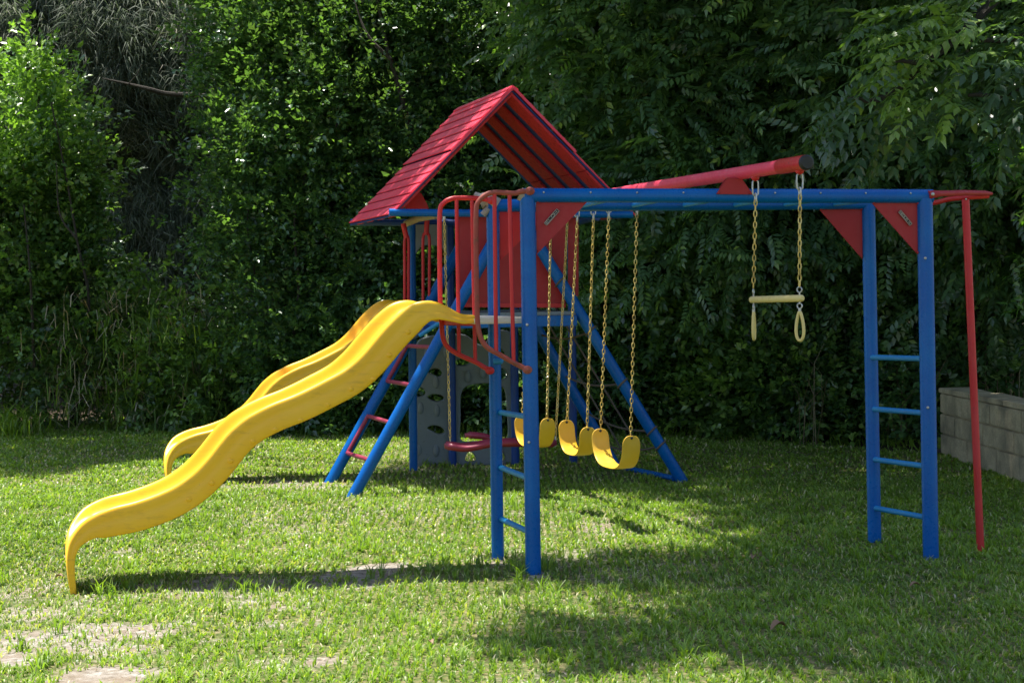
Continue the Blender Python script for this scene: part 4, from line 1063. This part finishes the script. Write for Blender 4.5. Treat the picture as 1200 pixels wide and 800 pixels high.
# ------------------------------------------------------------------ weeds at the foot of the left trees
def blades(name, spots, per, L, W, mat, seed, label, lean=.6, spread=.17, tb=.5, zoff=0.0, wildness=.3):
    g = np.random.default_rng(seed); sp = np.array(spots); x = np.repeat(sp[:, 0], per) + g.normal(0, spread, len(sp) * per); y = np.repeat(sp[:, 1], per) + g.normal(0, spread, len(sp) * per); m = len(x)
    o = grass(name, x, y, g.uniform(.5, 1.1, m) * L, g.uniform(.6, 1.2, m) * W, np.abs(g.normal(lean, wildness, m)), mat, seed + 1, zadd=g.uniform(0, 1, m) ** 1.4 * zoff, tint=np.clip(g.normal(tb, .2, m), 0, .82 if mat is GRASSM else 1), droop=.7)
    return tag(o, label, 'weeds', kind='stuff')
g = np.random.default_rng(160)
blades('long_grass', [(g.uniform(-7, -5.65), g.uniform(19.9, 20.9)) for _ in range(34)], 26, .5, .022, GRASSM, 161, 'long green grass at the foot of the light green tree on the left', tb=.45)
blades('tall_weeds', [(g.uniform(-5.2, -3.3), g.uniform(20.1, 21.6)) for _ in range(44)], 26, .55, .018, GRASSM, 163, zoff=1.2, wildness=.5, label= 'tall tangled green weeds in the gap between the left trees', tb=.36, lean=1.0)
blades('dry_stems', [(g.uniform(-5.4, -3.2), g.uniform(20.1, 20.8)) for _ in range(40)], 12, .50, .011, M_STRAW, 165, zoff=1.5, wildness=.6, label= 'pale dry stems arching through the weeds between the left trees', lean=1.25)
blades('hedge_weeds', [(x_, float(np.interp(x_, hx, hy)) + g.uniform(-.45, .25)) for x_ in g.uniform(-6, 4.4, 130)], 9, .24, .024, GRASSM, 167, 'ragged weeds along the edge where lawn meets trees', lean=1.0, spread=.14, tb=.40)
blades('reeds', [(g.uniform(2.6, 5.2), g.uniform(17.2, 18.2)) for _ in range(16)], 3, 1.5, .014, M_STRAW, 169, 'thin pale upright canes in the dark behind the right ladder', lean=.05, spread=.1, tb=.25)

# ------------------------------------------------------------------ big shade tree standing out of frame on the right
g = np.random.default_rng(170)
# crown over the right half of the yard: sprays where its shade falls on the lawn
def inside(x, y, els): 
    v = np.zeros(len(x), bool)
    for cx, cy, a, b in els: v |= ((x - cx) / a) ** 2 + ((y - cy) / b) ** 2 < 1
    return v
SHADE = [(1080, 620, 190, 100), (1000, 560, 240, 42), (820, 540, 220, 32), (960, 668, 190, 32), (760, 672, 130, 18), (1100, 740, 240, 46), (790, 748, 165, 22), (690, 540, 110, 26), (930, 700, 60, 30), (900, 748, 140, 26), (560, 555, 90, 16), (120, 524, 150, 15), (1180, 790, 110, 24), (30, 545, 60, 9), (240, 505, 90, 10)]
LIGHT = [(720, 615, 100, 24), (815, 603, 66, 20), (690, 706, 90, 13), (800, 708, 80, 8), (820, 785, 210, 14), (1080, 792, 60, 12), (905, 625, 26, 8), (1010, 648, 60, 5), (960, 780, 60, 12), (600, 760, 80, 30)]
n = 120000; PX = g.uniform(0, 1330, n); PY = g.uniform(495, 830, n)
k = inside(PX, PY, SHADE) & ~inside(PX, PY, LIGHT); PX, PY = PX[k], PY[k]
gp = np.array([ground(a, b)[:] for a, b in zip(PX[:60000], PY[:60000])])
# thin out to an even density per square metre
cell = {}; keep = []
for i, (x, y) in enumerate(gp[:, :2]):
    c = (int(x / .25), int(y / .25)); cell[c] = cell.get(c, 0) + 1
    if cell[c] <= 9: keep.append(i)
gp = gp[keep]
gp = gp[vnoise(gp[:, 0], gp[:, 1], .38, 15) < .80]
ex_ = np.stack([g.uniform(1.75, 3.1, 520), g.uniform(9.7, 11.3, 520), g.uniform(.2, 2.1, 520)], 1); gp = np.concatenate([gp, ex_ - np.array([SUN.x / SUN.z, SUN.y / SUN.z, 1])[None] * ex_[:, 2:3]])
H_ = g.uniform(5.6, 7.6, len(gp)) + vnoise(gp[:, 0], gp[:, 1], 1.5, 5) * .8
cp = gp + np.array([SUN.x / SUN.z, SUN.y / SUN.z, 1])[None] * H_[:, None]
right = cp[:, 0] > -1.6
def shade_tree(name, label, cp, trunk, seed, extra_lumps, ex_n, temps, mat, tr):
    g = np.random.default_rng(seed); dr = g.normal(0, 1, (len(cp), 3)) * [1, 1, .3]
    V_, F3, T_ = scatter(cp, dr, g.uniform(.8, 1.1, len(cp)), temps, g, tint0=np.clip(g.normal(.5, .12, len(cp)), 0, 1), tspread=.12, roll=.25)
    t = empty(name, trunk[0], label, 'tree')
    Vs, Fs, Ts = [V_], [F3], [T_]
    if ex_n:
        p, out, ct, cc, dd = crown_points(extra_lumps, ex_n, g, .22, .4)
        out = out * [.7, .7, .35] + np.array([-.5, -.15, -.15])
        lime = np.zeros(len(p))  # sprays near the points below get a brighter lime tint
        for c_, r_ in ((at(1085, 80, 12.5), .26), (at(1120, 66, 12.5), .2), (at(930, 100, 12.5), .2), (at(1110, 20, 12.6), .3)): lime = np.maximum(lime, np.clip(1.6 - np.linalg.norm((p - np.array(c_[:])) * [1, .4, 1], axis=1) / r_, 0, .55))
        v2, f2, t2 = scatter(p, out, g.uniform(.7, 1.05, len(p)), temps, g, tint0=np.clip(.45 + (ct - .5) * .5 + lime, 0, 1), tspread=.10, roll=.25)
        pass
        Vs.append(v2); Fs.append(f2 + len(V_)); Ts.append(t2)
    mesh_np('crown', cat(Vs), cat(Fs), mat, t, {'tint': cat(Ts)})
    obj_tube('trunk', spline(trunk, 5), [tr * (1.1 - .7 * i / (5 * (len(trunk) - 1))) for i in range(5 * (len(trunk) - 1) + 1)], BARK, t, 12)
    bm = bmesh.new(); top = Vector(trunk[-1])
    for c in cp[g.choice(len(cp), min(26, len(cp)), replace=False)]:
        c = Vector(c); q = spline([top, top.lerp(c, .5) + Vector((0, 0, .5)), c + Vector((0, 0, .1))], 6); tube(bm, q, [tr * .5 * (1 - .85 * i / (len(q) - 1)) + .006 for i in range(len(q))], 6)
    if ex_n:
        for l in extra_lumps:
            c = Vector(l[:3]); q = spline([top, top.lerp(c, .5) + Vector((0, 0, .35)), c, c + Vector((-l[3] * .9, -.1, -.1))], 6); tube(bm, q, [.05 * (1 - .85 * i / (len(q) - 1)) + .004 for i in range(len(q))], 6)
    finish('limbs', bm, BARK, t)
    return t
OH = [(3.75, 12.6, 3.35, .75, .6, .38), (4.3, 12.8, 3.05, .7, .6, .38), (3.05, 12.5, 3.2, .42, .4, .22), (2.75, 12.5, 2.95, .45, .4, .20), (3.6, 12.4, 2.95, .5, .4, .25), (4.4, 12.6, 2.62, .5, .4, .25)]
shade_tree('shade_tree', 'spreading tree whose broad leaved boughs droop in at the upper right corner', cp[right], [(5.9, 14.2, -.1), (5.8, 14.1, 2.2), (5.6, 14.0, 4.6)], 171, OH, 420, PINL, M_PIN2, .17)
lp = cp[~right]
if len(lp): shade_tree('shade_tree', 'tree beyond the left edge whose shade lies across the far lawn', lp, [(-9.6, 19.5, -.1), (-9.4, 19.4, 3), (-8.2, 19.6, 5.6)], 172, [], 0, PINL, M_DARK, .15)

# ------------------------------------------------------------------ concrete block wall at the right
wa, wb = ground(1102, 531), ground(1200, 563)
wdir = (wb - wa).normalized(); wn = Vector((0, 0, 1)).cross(wdir).normalized()
if wn.x < 0: wn = -wn
bw = empty('block_wall', wa, 'low weathered concrete block wall at the right edge behind the red pole', 'wall')
Lw = 5.2; cz = .185; bm = bmesh.new()
for course in range(3):
    x = (0, -.35, -.15)[course]
    while x < Lw:
        x0 = max(0, x) + .004; x1 = min(Lw, x + .80) - .004
        if x1 > x0 + .05:
            j = R.uniform(-.004, .004); a = wa + wdir * x0 + wn * j; b_ = wa + wdir * x1 + wn * j; z0 = course * cz - (.05 if course == 0 else 0) + .007; z1 = (course + 1) * cz - .007
            slab(bm, [Vector((q.x, q.y, z0)) for q in (a, b_, b_ + wn * .19, a + wn * .19)], (0, 0, z1 - z0), .006)
        x += .80
finish('block_courses', bm, CONC, bw, angle=30)
bm = bmesh.new(); slab(bm, [Vector((q.x, q.y, -.05)) for q in (wa + wn * .022 + wdir * .01, wa + wdir * (Lw - .01) + wn * .022, wa + wdir * (Lw - .01) + wn * .178, wa + wdir * .01 + wn * .178)], (0, 0, cz * 3 + .045))
finish('mortar_core', bm, CONC, bw, smooth=False)
bm = bmesh.new(); x = 0
while x < Lw:
    a = wa + wdir * (x + .002) - wn * .012; b_ = wa + wdir * min(Lw, x + .9) - wn * .012
    slab(bm, [Vector((q.x, q.y, cz * 3 + .002)) for q in (a, b_, b_ + wn * .24, a + wn * .30)], (0, 0, .045), .006); x += .905
finish('cap_stones', bm, CONC, bw, angle=30)
# soil mound and litter by the wall
mo = bmesh.new(); c0 = ground(1070, 512)
for k, (px_, py_, a, h_) in enumerate(((1072, 508, .42, .07), (1010, 505, .4, .05), (1112, 530, .22, .05))):
    c = ground(px_, py_); sphere(mo, (c.x, c.y, -.02), a, 1.2, .8, h_ / a + .04, 24, 12)
for v in mo.verts: v.co.z += (vnoise(np.array([v.co.x]), np.array([v.co.y]), .12, 9)[0] - .5) * .06
SOIL = bark('leaf_mould', (.04, .03, .02), (.15, .11, .075))
tag(finish('soil_heap', mo, SOIL), kind='stuff'); bpy.data.objects['soil_heap']['label'] = 'dark heaps of leaf mould beside the block wall'; bpy.data.objects['soil_heap']['category'] = 'soil'
# fallen dead leaves
LEAFB = leafmat('dead_leaf', [(0, (.09, .045, .022)), (.5, (.24, .14, .08)), (1, (.36, .25, .15))], rough=.6, trans=.15, tcol=(.3, .15, .05))
def dead_leaf(px_, py_, s, label, rot, group=None):
    c = ground(px_, py_); o = c + Vector((0, 0, .035)); n_ = 7; Vv = []; Ff = []
    for i in range(n_ + 1):
        t = i / n_; w_ = s * .30 * math.sin(math.pi * min(1, t * .9 + .06)); curl = s * .22 * math.sin(math.pi * t)
        for j in (-1, -.5, 0, .5, 1):
            x_ = (t - .5) * s; y_ = j * w_; z_ = curl + abs(j) * w_ * .7 + s * .1 * t
            Vv.append((o.x + x_ * math.cos(rot) - y_ * math.sin(rot), o.y + x_ * math.sin(rot) + y_ * math.cos(rot), o.z + z_ - .015))
    for i in range(n_):
        for j in range(4): Ff.append((i * 5 + j, i * 5 + j + 1, i * 5 + j + 6, i * 5 + j + 5))
    o_ = mesh_np('dead_leaf', np.array(Vv), np.array(Ff), LEAFB, None, {'tint': np.full(len(Vv), R.random())}, smooth=True)
    md = o_.modifiers.new('thickness', 'SOLIDIFY'); md.thickness = .0012
    tag(o_, label, 'leaf', group)
dead_leaf(912, 742, .085, 'large curled brown dead leaf on the shaded lawn at the lower right', .5)
dead_leaf(883, 658, .055, 'small orange brown dead leaf on the lawn between the ladders', 1.2)
dead_leaf(505, 759, .045, 'small brown dead leaf on the sunny lawn at the bottom centre', 2.0)
dead_leaf(1072, 692, .06, 'tan dead leaf lying in front of the right ladder', .2)
dead_leaf(70, 681, .05, 'brown dead leaf lying left of the slide foot', -.3)
